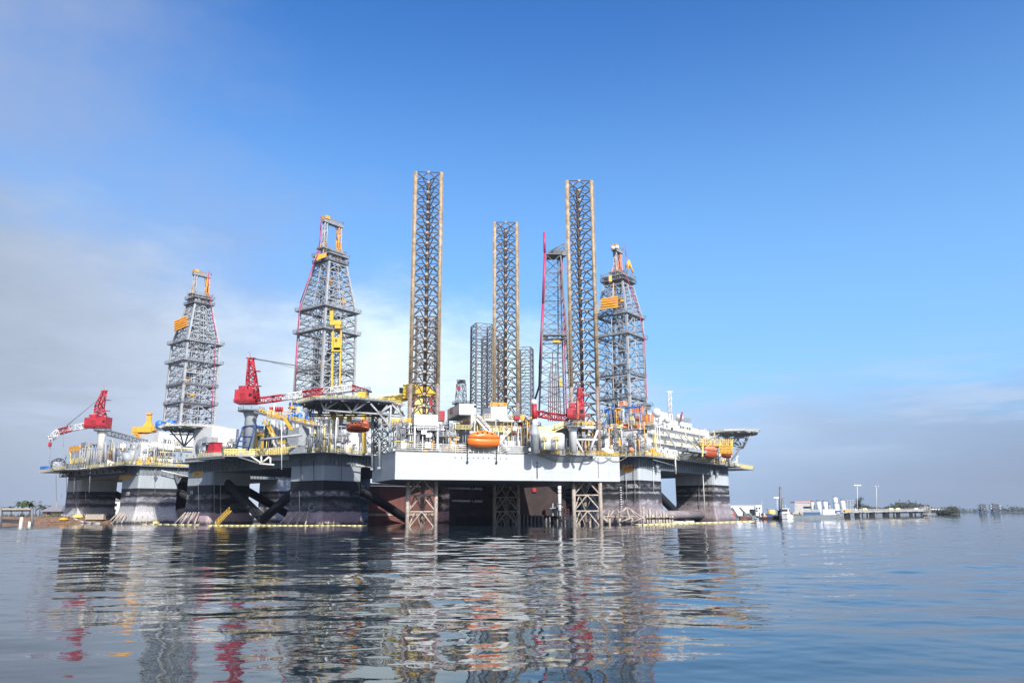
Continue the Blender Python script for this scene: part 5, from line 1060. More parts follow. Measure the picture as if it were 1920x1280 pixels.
# floating booms
def boomseg(label, pts, r=.17, mat='boom_yellow'):
    t = thing('floating_boom', label, 'floating boom', pts[0], 'yellow floating booms on the water')
    part('float_tube', mat, t, lambda mb: mb.path(pts, r, 8)); part('end_cap', 'steel_dark', t, lambda mb: [mb.tube(p + V((0, 0, -.1)), p + V((0, 0, .5)), .25, 6) for p in (pts[0], pts[-1])])
boomseg('long yellow floating boom in front of the middle rig feet', [W(388 + i * 10, 984.2 + .02 * i, .12) for i in range(31)])
boomseg('yellow floating boom beside the pink column foot at left', [W(262 + i * 14, 981.6 + .2 * i, .12) for i in range(9)])
boomseg('pale floating boom along the earth bank to the yellow float', [W(186 + i * 9, 979.2 + .2 * i, .1) for i in range(8)], .2)
boomseg('yellow floating boom curving away past the rightmost rig', [W(1205 + i * 11, 983.5 - i * .36, .12) for i in range(20)], .26)
boomseg('short yellow boom between the jetty piles', [W(1186, 983, .12), W(1200, 983.4, .12), W(1215, 983.2, .12)], .26)
ft = thing('float_pontoon', 'yellow float pontoon at the foot of the leftmost rig column', 'pontoon', W(262, 981)); a, b = W(240, 981), W(287, 981)
part('deck', 'pale_yellow', ft, lambda mb: mb.box8([V((x, y, z)) for z in (-.2, .9) for x, y in ((a.x, a.y), (b.x, a.y), (b.x, a.y + 3), (a.x, a.y + 3))])); part('tyre_fender', 'black_paint', ft, lambda mb: mb.ring((a.x * .35 + b.x * .65, a.y + .4, .9), .8, .35, (0, 1, 0), 14)); part('rub_strip', 'white_paint', ft, lambda mb: mb.bar((a.x, a.y - .05, .35), (b.x, a.y - .05, .35), .1, .25))
wf = thing('work_float', 'low white work float beside the yellow boom and pile clusters', 'float', W(1272, 981)); a, b = W(1258, 981), W(1302, 979.5)
part('deck', 'ivory_paint', wf, lambda mb: mb.box8([V((x, y, z)) for z in (-.2, .7) for x, y in ((a.x, a.y), (b.x, b.y), (b.x, b.y + 2.5), (a.x, a.y + 2.5))])); part('cleat', 'black_paint', wf, lambda mb: mb.box((a.x * .6 + b.x * .4, a.y + .5, .9), .7, .5, .5))

# distant jack-up rig whose dense legs rise behind
fk = thing('jackup_rig', 'distant jack-up rig seen only by its dense dark square legs', 'jack-up rig', G(930, 440), None)
def dleg(px, ytop, Y, h, ang, bays, mat='far_lattice'):
    lg = thing('leg', None, None, (0, 0, 0)); lg.parent = fk
    z1 = P(px, ytop, Y).z; c = G(px, Y, 60); f = Fr(c, math.cos(ang), math.sin(ang)); q = ((-h, -h), (h, -h), (h, h), (-h, h))
    def sub(n, m, fn):
        mb = MB(); fn(mb); o = mb.build(n, m, fk); o.parent = lg
    for i in range(4): sub('chord', mat, lambda mb: mb.tube(f.pt(*q[i], 12), f.pt(*q[i], z1), .6, 6))
    zs = [z1 - k * 3.6 for k in range(int((z1 - 14) / 3.6))]
    for i in range(4):
        def br(mb):
            for za, zb in zip(zs, zs[1:]):
                a, b, c_, d = f.pt(*q[i], za), f.pt(*q[(i + 1) % 4], za), f.pt(*q[i], zb), f.pt(*q[(i + 1) % 4], zb); m = (a + b) / 2
                mb.bar(a, b, .3); mb.bar(m, c_, .26); mb.bar(m, d, .26); mb.bar((c_ + a) / 2, (b + d) / 2, .2)
        sub('lattice_bracing', mat, br)
dleg(903, 610, 430, 4.9, .35, 20); dleg(924, 633, 470, 5.4, .35, 20); dleg(986, 653, 460, 4.0, -.22, 20); dleg(796, 597, 440, 5.6, .1, 20)
part('hull', 'steel_dark', fk, lambda mb: mb.box((G(905, 455).x, 455, 17), 62, 40, 8)); part('deckhouse', 'white_paint', fk, lambda mb: mb.box((G(880, 440).x, 440, 27), 8, 8, 10))
ce = G(864, 450, 55)
dE, f = derrick('smallest derrick, far off between the left and rear jack-up legs', (ce.x, 450), .5, [(z, 4.2 - (z - 30) * .045) for z in range(30, 83, 6)], [(66, 4, 'steel_dark')], leg=.5, br=.22, style='X')
part('crown', 'steel_dark', dE, lambda mb: mb.box((ce.x, 450, P(864, 715, 450).z), 5, 5, 1.4)); part('red_block', 'red_paint', dE, lambda mb: mb.box(P(860, 727, 446), 2, 1, 2))

# ================================================================ left shore
def ground_mesh(name, f, xs, ys, mat):
    mb = MB(); nx, ny = len(xs), len(ys)
    mb.add([(x, y, f(x, y)) for y in ys for x in xs], [(j * nx + i, j * nx + i + 1, (j + 1) * nx + i + 1, (j + 1) * nx + i) for j in range(ny - 1) for i in range(nx - 1)], True)
    return tag(mb.build(name, mat), kind='structure')
def bank(x, y):
    e = min(y - 352 - 6 * math.sin(x * .03), (-150 + .0 * y) - x + (y - 350) * .25); s = max(-1, min(1, e / 14)); r = random.Random(int(x * 3) * 971 + int(y * 3))
    return -1.5 + (s + 1) * 2.1 + (r.uniform(-.45, .6) if s > 0 else 0)
ground_mesh('earth_bank', bank, [-420 + i * 4 for i in range(75)], [346 + i * 3 for i in range(12)] + [384 + i * 12 for i in range(14)], 'earth')
gr = MB()
for i in range(900):
    x, y = rnd.uniform(-330, -175), rnd.uniform(360, 420); z = bank(x, y)
    if z > 1.2:
        for k in range(3):
            a = rnd.uniform(0, 6.28); h = rnd.uniform(.5, 1.7); d = V((math.cos(a) * .25, math.sin(a) * .25, 0)); gr.add([V((x, y, z)) - d, V((x, y, z)) + d, V((x + rnd.uniform(-.4, .4), y, z + h))], [(0, 1, 2)])
tag(gr.build('dry_grass', 'leaf_green'), 'tufts of grass scattered over the brown earth bank', 'grass', kind='stuff')
def onbank(px, py):
    "the point of the bank (or the water) seen at a photo pixel"
    d = ray(px, py); Y_ = 330.0
    while Y_ < 460:
        p = EYE + d * (Y_ / d.y)
        if p.z < max(0, bank(p.x, p.y)): return p
        Y_ += .5
    return EYE + d * (380 / d.y)
def rocks():
    for i, (px, py, s, m, l) in enumerate(((104, 977, 2.6, 'earth', 'brown boulder at the water edge right of the small jetty'), (119, 973, 2.2, 'amber_paint', 'orange rubble lump lying beside the grey pipe'), (146, 968, 2.8, 'pale_yellow', 'yellow sheet of rubble beside the beige trailer'), (84, 978, 2.0, 'earth', 'smallest brown boulder near the jetty corner'))):
        c = onbank(px, py) - V((0, 0, .2)); r = random.Random(i)
        def f(mb):
            mb.lathe(c, [(s * k * r.uniform(.85, 1.1), h * s * .5) for k, h in ((.75, -.3), (1, .1), (.8, .5), (.4, .85), (.05, 1))], 8)
        t = MB(); f(t); o = t.build('boulder', m); tag(o, l, 'boulder', 'rubble on the left bank')
rocks()
sj = thing('wooden_jetty', 'small wooden jetty with a pale deck rail at the far left edge', 'jetty', W(30, 984))
Y = W(30, 984).y
part('deck', 'timber', sj, lambda mb: mb.box8([G(x, Y + d, z) for z in (P(30, 955.5, Y).z, P(30, 952, Y).z) for x, d in ((-25, 0), (61, 0), (61, 7), (-25, 7))]))
part('edge_beam', 'dark_void', sj, lambda mb: mb.bar(G(-25, Y - .1, P(30, 957, Y).z), G(61, Y - .1, P(30, 957, Y).z), .3, .5))
for px in (-22, 1, 60): part('pile', 'steel_dark', sj, lambda mb: mb.tube(G(px, Y - .3, -1), G(px, Y - .3, P(px, 951 if px > 5 else 948, Y).z), .5, 8))
for px, h in ((40, 3.2), (56, 1.6)): part('fender_post', 'ivory_paint', sj, lambda mb: mb.box(G(px, Y - .4, h / 2 - .3), 1.0, .6, h))
part('low_wall', 'concrete', sj, lambda mb: mb.bar(G(0, Y + 6, 1.6), G(34, Y + 6, 1.2), .6, 1.4))
def palm(label, px, ytop, Y, h0, R, mat='leaf_green', n=20, seed=1):
    r = random.Random(seed); t = thing('palm_tree', label, 'palm', G(px, Y, h0), 'palms on the left shore'); top = P(px, ytop + 8, Y); b = G(px, Y, h0 - .5)
    part('trunk', 'bark', t, lambda mb: mb.path([b, b.lerp(top, .5) + V((.3, 0, 0)), top], .35, 7))
    def cr(mb):
        for i in range(n):
            a = r.uniform(0, 6.28); up = r.uniform(-.3, 1.1); d = V((math.cos(a), math.sin(a), 0)); s = d.cross(V((0, 0, 1))); prev = None
            for k in range(6):
                q = k / 5; p = top + d * (R * q) + V((0, 0, R * (up * q - .9 * q * q * (1 if up > .2 else .6)))); w = R * .16 * math.sin(math.pi * min(1, q * .9 + .1))
                cur = [p - s * w + V((0, 0, -w * .5)), p, p + s * w + V((0, 0, -w * .5))]
                if prev: mb.add(prev + cur, [(0, 1, 4, 3), (1, 2, 5, 4)])
                prev = cur
    part('crown', mat, t, cr)
palm('leafy palm at left, tallest of the pair behind the wooden jetty', 41, 934, 372, 3, 3.6, seed=1); palm('leafy palm at right of the pair behind the wooden jetty', 55, 935, 376, 3, 3.8, seed=2)
palm('dark palm standing left of the low grey roofed house', 80, 941, 470, 3, 4, 'leaf_far', seed=3); palm('dark palm behind the roof ridge of the low grey house', 97, 941, 520, 3, 3.4, 'leaf_far', seed=4); palm('palm half hidden behind the leftmost rig column', 107, 943, 540, 3, 4, 'leaf_far', seed=5); palm('small far palm above the jetty deck', 20, 943, 520, 3, 3.6, 'leaf_far', seed=6); palm('smallest far palm at the photo edge', 4, 945, 560, 3, 3.4, 'leaf_far', seed=8)
for i, (px, yt, l) in enumerate(((67, 941, 'thin bare pole right of the two leafy palms'), (74, 939, 'thin pole left of the dark palm'), (77, 938, 'tallest thin pole beside the dark palm'))):
    Yp = 560; t = thing('utility_pole', l, 'pole', G(px, Yp, 3), 'poles on the left shore'); part('shaft', 'steel_dark', t, lambda mb: mb.tube(G(px, Yp, 2), P(px, yt, Yp), .35, 6)); part('crossarm', 'steel_dark', t, lambda mb: mb.bar(P(px, yt + 2, Yp) + V((-1.3, 0, 0)), P(px, yt + 2, Yp) + V((1.3, 0, 0)), .25))
hs = thing('house', 'low house with a grey sloping roof on the earth bank', 'house', G(90, 440, 3))
ha, hb_ = G(79, 440), G(112, 440)
part('wall', 'timber', hs, lambda mb: mb.box(((ha.x + hb_.x) / 2, 444, 4.2), hb_.x - ha.x, 8, 3)); part('roof', 'roof_grey', hs, lambda mb: mb.add([(ha.x - 1, 438, 5.5), (hb_.x + 1, 438, 5.5), (hb_.x - 1, 444, 9.2), (ha.x + 3, 444, 9.2), (hb_.x + 1, 450, 5.5), (ha.x - 1, 450, 5.5)], [(0, 1, 2, 3), (3, 2, 4, 5), (0, 3, 5), (1, 4, 2), (0, 5, 4, 1)])); part('window', 'glass_dark', hs, lambda mb: mb.box((ha.x + 3, 439.95, 4.4), 1.6, .1, 1.2))
wh = thing('house', 'white two-storey house seen between the two left rig columns', 'house', G(208, 450, 2)); wa, wb_ = G(194, 450), G(226, 450); zt = P(208, 938, 450).z
part('wall', 'white_paint', wh, lambda mb: mb.box(((wa.x + wb_.x) / 2, 454, (zt + 1) / 2), wb_.x - wa.x, 8, zt - 1)); part('roof', 'roof_grey', wh, lambda mb: mb.loft([[((wa.x + wb_.x) / 2 + sx * w, 454 + sy * d, z) for sx, sy in ((-1, -1), (1, -1), (1, 1), (-1, 1))] for z, w, d in ((zt, (wb_.x - wa.x) / 2 + .6, 4.6), (zt + 1.9, 3, .5))]))
for px, py in ((203, 945), (214, 946), (217, 946), (203, 955), (215, 957)): part('window', 'glass_dark', wh, lambda mb: mb.box(P(px, py, 449.9), 1.3, .14, 1.6))
tr = thing('trailer', 'beige box trailer on wheels standing at the bank edge', 'trailer', W(177, 980)); c = onbank(177, 977); ta, tb_ = G(160, c.y), G(192, c.y)
z0, z1 = P(177, 973.5, c.y).z, P(177, 963.5, c.y).z
part('box', 'timber', tr, lambda mb: mb.box8([V((x, c.y + d, z)) for z in (z0, z1) for x, d in ((ta.x, 0), (tb_.x, 0), (tb_.x, 3), (ta.x, 3))])); part('chassis', 'black_paint', tr, lambda mb: mb.box(((ta.x + tb_.x) / 2, c.y + 1.5, z0 - .2), tb_.x - ta.x, 2.4, .4))
for k in (.35, .6): part('wheel', 'black_paint', tr, lambda mb: mb.lathe((ta.x + (tb_.x - ta.x) * k, c.y + .1, z0 - .7), [(.3, 0), (.62, .02), (.62, .5), (.3, .52)], 14, (0, 1, 0)))
part('corner_post', 'ivory_paint', tr, lambda mb: [mb.bar((x, c.y - .03, z0), (x, c.y - .03, z1), .14) for x in (ta.x, tb_.x)])
dp = MB(); dp.path([onbank(116, 965), onbank(126, 966), onbank(136, 970), onbank(146, 975), onbank(158, 979), W(172, 980.5, .1), W(186, 980.8, .1)], .42, 8); tag(dp.build('discharge_pipe', 'concrete'), 'grey discharge pipe snaking down the earth bank to the water', 'pipe')

# ================================================================ right shore
def far_land(x, y):
    e = min((y - (430 if x < 150 else 520)) / 40, (y - 2.1 * (x - 150) - 330) / 60); s = max(-1, min(1, e)); return -1.4 + (s + 1) * 1.7
def land_right(name, poly, z, mat='deck_grey'):
    mb = MB(); mb.prism(poly, -2, z); return tag(mb.build(name, mat), kind='structure')
g = lambda px, Y: tuple(G(px, Y)[:2])
land_right('shore', [g(1352, 402), g(1470, 440), g(1600, 560), g(1742, 800), g(1790, 1200), g(1500, 1500), g(1300, 1000)], 1.6)
land_right('far_shore', [g(1740, 1500), g(1830, 2300), g(1990, 2600), g(2080, 3600), g(1750, 3300), g(1600, 1800)], 1.5, 'leaf_far')
land_right('sand_spit', [g(1858, 1500), g(1990, 1350), g(1990, 1500), g(1900, 1620)], .7, 'timber')
tf = MB(); r = random.Random(5)
def leafclump(mb, c, s, n, r):
    for i in range(n):
        p = V(c) + V((r.gauss(0, s * .5), r.gauss(0, s * .4), r.gauss(0, s * .35))); a = V((r.uniform(-1, 1), r.uniform(-1, 1), r.uniform(-1, 1))).normalized() * (s * .22); b = a.orthogonal().normalized() * (s * .16)
        mb.add([p - a, p + b, p + a, p - b], [(0, 1, 2, 3)])
for i in range(900):
    px = 1617 + 175 * r.random(); Y = r.uniform(880, 1050); tp = 4.0 + 7 * (.6 + .4 * math.sin(px * .06)) * r.uniform(.5, 1.1) * (1 if px < 1745 else .55)
    leafclump(tf, G(px, Y, 1 + tp * .5), tp * .8, 26, r)
tag(tf.build('far_wood', 'leaf_far'), 'low wood of dark trees behind the long pier', 'wood', kind='stuff')
tf2 = MB()
for i in range(130):
    px = 1745 + 190 * r.random(); Y = r.uniform(2300, 2900); leafclump(tf2, G(px, Y, 5), 16 if px > 1870 else 9, 12, r)
tag(tf2.build('far_treeline', 'leaf_far'), 'faint hazy treeline on the far shore at the right', 'wood', kind='stuff')
tg = thing('tree', 'lone dark tree standing beside the tall lamp post and white tanks', 'tree', G(1609, 600, 1.6))
part('trunk', 'bark', tg, lambda mb: (mb.tube(G(1609, 600, 1), G(1609, 600, 8), .5, 7, .3), mb.tube(G(1609, 600, 5), G(1605, 600, 10), .25, 6, .1), mb.tube(G(1609, 600, 6), G(1613, 600, 11), .25, 6, .1)))
def tcr(mb):
    rr = random.Random(3)
    for k in range(26): leafclump(mb, G(1609 + rr.gauss(0, 3.2), 600 + rr.uniform(-2, 2), rr.uniform(6, 13.5)), 2.2, 26, rr)
part('crown', 'leaf_far', tg, tcr)
# white warehouse
wa = thing('warehouse', 'white flat-roofed warehouse at the quay right of the rigs', 'building', G(1400, 440, 1.6))
xa, xb, xc = G(1371, 440).x, G(1417, 440).x, G(1429, 440).x; z1 = P(1400, 948, 440).z
part('wall', 'white_paint', wa, lambda mb: (mb.box8([(x, y, z) for z in (1, z1) for x, y in ((xa, 440), (xb, 440), (xb, 460), (xa, 460))]), mb.box8([(x, y, z) for z in (1, z1 + .4) for x, y in ((xb + .003, 439), (xc, 439), (xc, 459), (xb + .003, 459))])))
part('roof_edge', 'ivory_paint', wa, lambda mb: mb.bar((xa, 439.9, z1 + .1), (xb, 439.9, z1 + .1), .3, .3))
for px, py in ((1419, 952.5), (1424, 952.5), (1419, 957)): part('window', 'glass_dark', wa, lambda mb: mb.box(P(px, py, 438.95), .9, .12, .9))
for px in (1408, 1413): part('door', 'glass_dark', wa, lambda mb: mb.box(P(px, 960, 439.9), 1.4, .2, 3.4))
# yard machines on the quay
YG = 'machines and boats on the right quay'
def yard(name, label, cat, px, py, Y, fn):
    t = thing(name, label, cat, P(px, py, Y), YG); fn(t); return t
yard('crawler_crane', 'dark crawler crane with its boom lowered in front of the white warehouse', 'crane', 1392, 969, 420, lambda t: (part('boom', 'steel_dark', t, lambda mb: mb.lattice(P(1399, 965, 420), P(1387, 951, 420), .9, .5, .9, .5, 8, .16, .1)), part('cab', 'steel_dark', t, lambda mb: mb.box(P(1401, 966, 420), 4, 3, 2.4)), part('track', 'black_paint', t, lambda mb: mb.box(P(1400, 970, 420), 5, 3, 1))))
yard('gangway', 'dark sloping gangway beside the rightmost column foot', 'gangway', 1378, 968, 400, lambda t: (part('beam', 'steel_dark', t, lambda mb: mb.lattice(P(1372, 952, 400), P(1384, 970, 400), .8, .8, .8, .8, 8, .14, .1)),))
yard('machine_stack', 'orange rust-coloured machine stack on the quay edge by the column', 'machinery', 1373, 974, 372, lambda t: (part('body', 'dull_orange', t, lambda mb: (mb.box(P(1373, 968, 372), 2.4, 2, 3.2), mb.box(P(1371, 963, 372), 1.2, 1, 2.2))),))
yard('excavator', 'red digger low on the quay in front of the warehouse', 'digger', 1396, 972, 408, lambda t: (part('body', 'barge_rust', t, lambda mb: mb.box(P(1394, 970, 408), 4, 2.4, 1.5)), part('arm', 'green_paint', t, lambda mb: (mb.bar(P(1397, 968, 408), P(1402, 962, 408), .5), mb.bar(P(1402, 962, 408), P(1406, 968, 408), .4)))))
yard('fork_truck', 'red loader beside the digger on the quay', 'loader', 1406, 972, 410, lambda t: (part('body', 'barge_rust', t, lambda mb: mb.box(P(1405, 971, 410), 2.4, 1.6, 1.2)), part('wheel', 'black_paint', t, lambda mb: mb.box(P(1405, 973, 410), 2.4, 1.8, .7))))
yard('motor_boat', 'small white motor boat moored beside the yellow boom end', 'boat', 1420, 976, 392, lambda t: (part('hull', 'white_paint', t, lambda mb: mb.loft([[P(1412 + k * 2.9, 976, 392) + V((0, y * s, z)) for y, z in ((-1, .3), (0, -.5), (1, .3))] for k, s in ((0, .9), (2, 1), (4, .8), (6, .1))])), part('cabin', 'white_paint', t, lambda mb: mb.box(P(1418, 973, 392), 1.8, 1.2, 1)), part('window', 'glass_dark', t, lambda mb: mb.box(P(1418, 972.6, 391.3), 1.4, .1, .4))))
yard('deckhouse', 'pale green cabin among the quay machines', 'cabin', 1429, 972, 420, lambda t: (part('wall', 'ivory_paint', t, lambda mb: mb.box(P(1429, 968, 420), 2.6, 2, 4)), part('window', 'glass_dark', t, lambda mb: mb.box(P(1428.5, 964, 418.9), .9, .1, .7))))
yard('storage_bin', 'yellow bin standing on the work barge behind the tug', 'bin', 1446, 961, 430, lambda t: (part('body', 'pale_yellow', t, lambda mb: mb.box(P(1447, 959, 430), 3, 2.5, 2.4)), part('side', 'amber_paint', t, lambda mb: mb.box(P(1442, 959, 430), 1.2, 2, 2))))
wbg = thing('work_barge', 'low dark work barge carrying coloured machines beside the tug', 'barge', G(1445, 408, 0))
part('hull', 'black_paint', wbg, lambda mb: mb.box8([G(x, 408 + d, z) for z in (-.3, 1.1) for x, d in ((1424, 0), (1470, 0), (1470, 9), (1424, 9))])); part('deck_shelter', 'steel_grey', wbg, lambda mb: mb.bar(G(1438, 410, 4.9), G(1456, 410, 4.7), 3, .3)); part('shelter_side', 'navy_paint', wbg, lambda mb: mb.box(P(1442, 967, 409), 2.6, 1.5, 2.2))
for x, m in ((1434, 'salmon_paint'), (1447, 'steel_dark'), (1451, 'ivory_paint'), (1454, 'dull_orange'), (1459, 'steel_dark')): part('deck_machine', m, wbg, lambda mb: (mb.box(P(x, 970, 409), 1.8, 1.4, 2.2), mb.bar(P(x, 970, 409), P(x + 1, 964, 409), .2)))
SG = 'spud poles beside the tug'
for px, yt, l in ((1463, 912, 'tall dark spud pole rising beside the white tug'), (1467, 933, 'short dark spud pole behind the tall one')):
    t = thing('spud_pole', l, 'pole', G(px, 406), SG); part('shaft', 'steel_dark', t, lambda mb: mb.tube(G(px, 406, -1), P(px, yt, 406), .62, 10)); part('collar', 'black_paint', t, lambda mb: mb.box(G(px, 406, 3), 2.2, 2.2, 2.6))
tug = thing('tug_boat', 'white tug boat with dark wheelhouse windows beside the spud poles', 'boat', G(1477, 404))
part('hull', 'black_paint', tug, lambda mb: mb.loft([[G(x, 404 + y * s, z) for y, z in ((-3, 1.4), (-2.6, -.5), (2.6, -.5), (3, 1.4))] for x, s in ((1464, .8), (1470, 1), (1482, 1), (1488, .3))])); part('deckhouse', 'machine_grey', tug, lambda mb: (mb.box(P(1474.5, 968.5, 403), 6, 4, 2.0), mb.rail([P(1466, 965.5, 401), P(1482, 965.5, 401)], 1, .06)))
wh = part('wheelhouse', 'white_paint', tug, lambda mb: (mb.box(P(1471.5, 964, 403), 4.0, 3.4, 2.4), mb.box(P(1471.5, 957, 403), 3.2, 2.8, 2.4), mb.box(P(1471.5, 953, 403), 4.0, 3.4, .25), mb.tube(P(1473, 953, 403), P(1473, 946, 403), .1, 5))); part('window', 'glass_dark', wh, lambda mb: (mb.box(P(1471.5, 956.6, 401.58), 2.8, .1, 1.0), mb.box(P(1473, 964, 401.2), 1.0, .1, .8))); part('funnel', 'steel_dark', tug, lambda mb: mb.lathe(P(1482, 966, 404), [(.9, 0), (.8, 3)], 10)); part('wheel_cover', 'white_paint', tug, lambda mb: mb.lathe(P(1481, 969, 400.8), [(1.5, 0), (1.5, .8)], 14, (0, 1, 0)))
bg = thing('cargo_barge', 'long grey barge with a blue coaming moored right of the tug', 'barge', G(1530, 425))
part('hull', 'deck_grey', bg, lambda mb: mb.loft([[G(x, 425 + (x - 1487) * .25 + y, z) for y, z in ((-5, zt), (-5, zb), (5, zb), (5, zt))] for x, zt, zb in ((1486, 1.6, -.5), (1550, 1.8, -.5), (1566, 2.1, .1), (1580, 2.5, 1.2))]))
part('coaming', 'barge_blue', bg, lambda mb: mb.box8([G(x, 425 + (x - 1487) * .25 + d, z) for z in (1.65, 3.4) for x, d in ((1505, -4), (1538, -4), (1538, 4), (1505, 4))])); part('hatch_cover', 'machine_grey', bg, lambda mb: mb.box8([G(x, 425 + (x - 1487) * .25 + d, z) for z in (3.41, 4.8) for x, d in ((1507, -3.6), (1538, -3.6), (1536, 3.6), (1508, 3.6))]))
part('winch', 'weathered_pile', bg, lambda mb: (mb.box(P(1490, 963, 424), 3.0, 2, 1.4), mb.box(P(1502, 962.5, 426), 1.6, 2, 1.6))); part('deck_edge', 'green_paint', bg, lambda mb: mb.bar(G(1488, 421, 2.0), G(1503, 425, 2.0), .3, .7))
part('deckhouse', 'white_paint', bg, lambda mb: mb.box8([G(x, 440 + d, z) for z in (1.9, 4.9) for x, d in ((1543, 0), (1568, 0), (1568, 4), (1543, 4))])); part('blue_tarp', 'barge_blue', bg, lambda mb: mb.box(P(1571, 958, 440), 2.6, 2, .9)); part('handling_gear', 'amber_paint', bg, lambda mb: mb.box(P(1588, 957.5, 460), 3, 2, 1.2))
sd = thing('shed', 'long low pale shed behind the blue barge', 'building', G(1508, 560, 1.6)); part('wall', 'concrete', sd, lambda mb: mb.box8([G(x, 560 + d, z) for z in (1, 9.4) for x, d in ((1490, 0), (1520, 0), (1520, 8), (1490, 8))])); part('roof', 'salmon_paint', sd, lambda mb: mb.bar(G(1486, 564, 10.2), G(1521, 564, 10.6), 9, .8)); part('window', 'glass_dark', sd, lambda mb: [mb.box(G(x, 559.95, 6.6), 3, .12, 1.3) for x in (1510, 1516)])
TG = 'white storage tanks behind the barge'
for px, w, yt, yb, Y, l in ((1524.5, 8, 941, 957, 560, 'leftmost white storage tank behind the barge'), (1536, 9, 940, 957, 556, 'second white storage tank from the left, in front of the shed end'), (1548, 9, 940, 956, 570, 'third white tank, left of the small grey tank'), (1567.5, 8.5, 932, 955, 575, 'tallest white tank, with a railing on its top'), (1569, 10, 944, 957, 560, 'squat white tank in front of the tallest one'), (1581, 9.5, 938, 956, 566, 'white tank right of the tallest, closest to the lone tree'), (1556, 4, 946, 957, 560, 'small grey tank between the larger white tanks'), (1604.5, 5.5, 950, 957, 600, 'little white tank at the trunk of the lone tree'), (1614, 6, 950, 957.5, 610, 'little grey tank right of the tall lamp post')):
    b0 = P(px, yb, Y); h = P(px, yt, Y).z - b0.z; rr = w / 2 * .68 * Y / 1000
    t = thing('storage_tank', l, 'tank', b0, TG); part('shell', 'machine_grey' if 'grey' in l.split(' tank')[0] else 'white_paint', t, lambda mb: mb.lathe(b0 - V((0, 0, b0.z - 1)), [(rr, 0), (rr, h + b0.z - 1 - .5), (rr * .7, h + b0.z - 1), (.1, h + b0.z - .8)], 18)); part('top_rail', 'steel_grey', t, lambda mb: mb.rail([V((b0.x + rr * .8 * math.cos(a), Y + rr * .8 * math.sin(a), b0.z + h)) for a in [i * math.pi / 4 for i in range(9)]], 1.1, .06))
rk = thing('pipe_rack', 'grey pipe rack between the white tanks and the lone tree', 'pipe rack', G(1594, 575)); part('beam', 'steel_grey', rk, lambda mb: [mb.bar(G(1586, 575, z), G(1602, 575, z), .8, .5) for z in (8, 11.6)]); part('post', 'machine_grey', rk, lambda mb: [mb.bar(G(x, 575, 1), G(x, 575, 12), .5) for x in (1588, 1594, 1599)])
# pier
pr = thing('pier', 'long pier on dark piled supports reaching out at the right', 'pier', G(1660, 560))
py_ = lambda px: 500 + (px - 1575) * 1.02; dz = lambda px: P(px, 957.2 - (px - 1575) * .014, py_(px)).z
part('deck', 'concrete', pr, lambda mb: mb.loft([[G(x, py_(x) + y, dz(x) + z) for y, z in ((-3.5, 0), (-3.5, -1.0), (3.5, -1.0), (3.5, 0))] for x in range(1576, 1741, 12)])); part('pipeline', 'steel_grey', pr, lambda mb: mb.path([G(x, py_(x) - 3.9, dz(x) - 1.3) for x in range(1580, 1741, 20)], .4, 6)); part('rail', 'ivory_paint', pr, lambda mb: mb.rail([G(x, py_(x) - 3.4, dz(x)) for x in range(1576, 1741, 20)], 1.0, .06, 5))
for px, w in ((1587, 9), (1593, 3), (1607, 10), (1617, 2.5), (1626, 3), (1635, 11), (1661, 13), (1676, 3), (1684, 8), (1708, 7), (1716, 3), (1728, 3), (1735, 8)): part('support', 'dark_void', pr, lambda mb: (mb.box8([G(px + sx * w / 2, py_(px) + d, z) for z in (-1, dz(px) - 1.05) for sx, d in ((-1, -2.5), (1, -2.5), (1, 2.5), (-1, 2.5))])))
part('end_frame', 'concrete', pr, lambda mb: mb.lattice(G(1728, py_(1735) - 4, 4), G(1742, py_(1742) - 4, 4), 3, 3, 6, 6, 5, .3, .2)); 
for px, m in ((1670, 'pale_yellow'), (1683, 'pale_yellow'), (1717, 'ivory_paint'), (1621, 'pale_yellow')): part('kiosk', m, pr, lambda mb: mb.box(G(px, py_(px), dz(px) + .8), 3, 2, 1.6))
LG = 'lamp posts on the right shore'
for px, yt, Y, w, l in ((1607.5, 909, 545, 6, 'tall pale lamp post in front of the lone dark tree'), (1643.5, 911, 575, 2.5, 'thin pale lamp post rising from the middle of the pier'), (1457, 932, 470, 5, 'floodlight mast with two lamp arms left of the tall spud pole')):
    t = thing('lamp_post', l, 'lamp post', G(px, Y, 1.5), LG); tp = P(px, yt, Y); part('mast', 'ivory_paint', t, lambda mb: mb.tube(G(px, Y, 1), tp, .24, 8, .15)); part('lamp_head', 'white_paint', t, lambda mb: (mb.bar(tp + V((-w * .36, 0, 0)), tp + V((w * .36, 0, 0)), .6, .5), [mb.box(tp + V((k * w * .34, 0, -.2)), 1, .8, .6) for k in (-1, -.3, .4, 1)]))
t = thing('utility_pole', 'thin grey utility pole at the warehouse corner', 'pole', G(1428.5, 446, 1.5)); part('shaft', 'steel_grey', t, lambda mb: mb.tube(G(1428.5, 446, 1), P(1428.3, 936, 446), .22, 6)); part('crossarm', 'steel_grey', t, lambda mb: [mb.bar(P(1426, y, 446), P(1431, y, 446), .25) for y in (940, 942.5)])
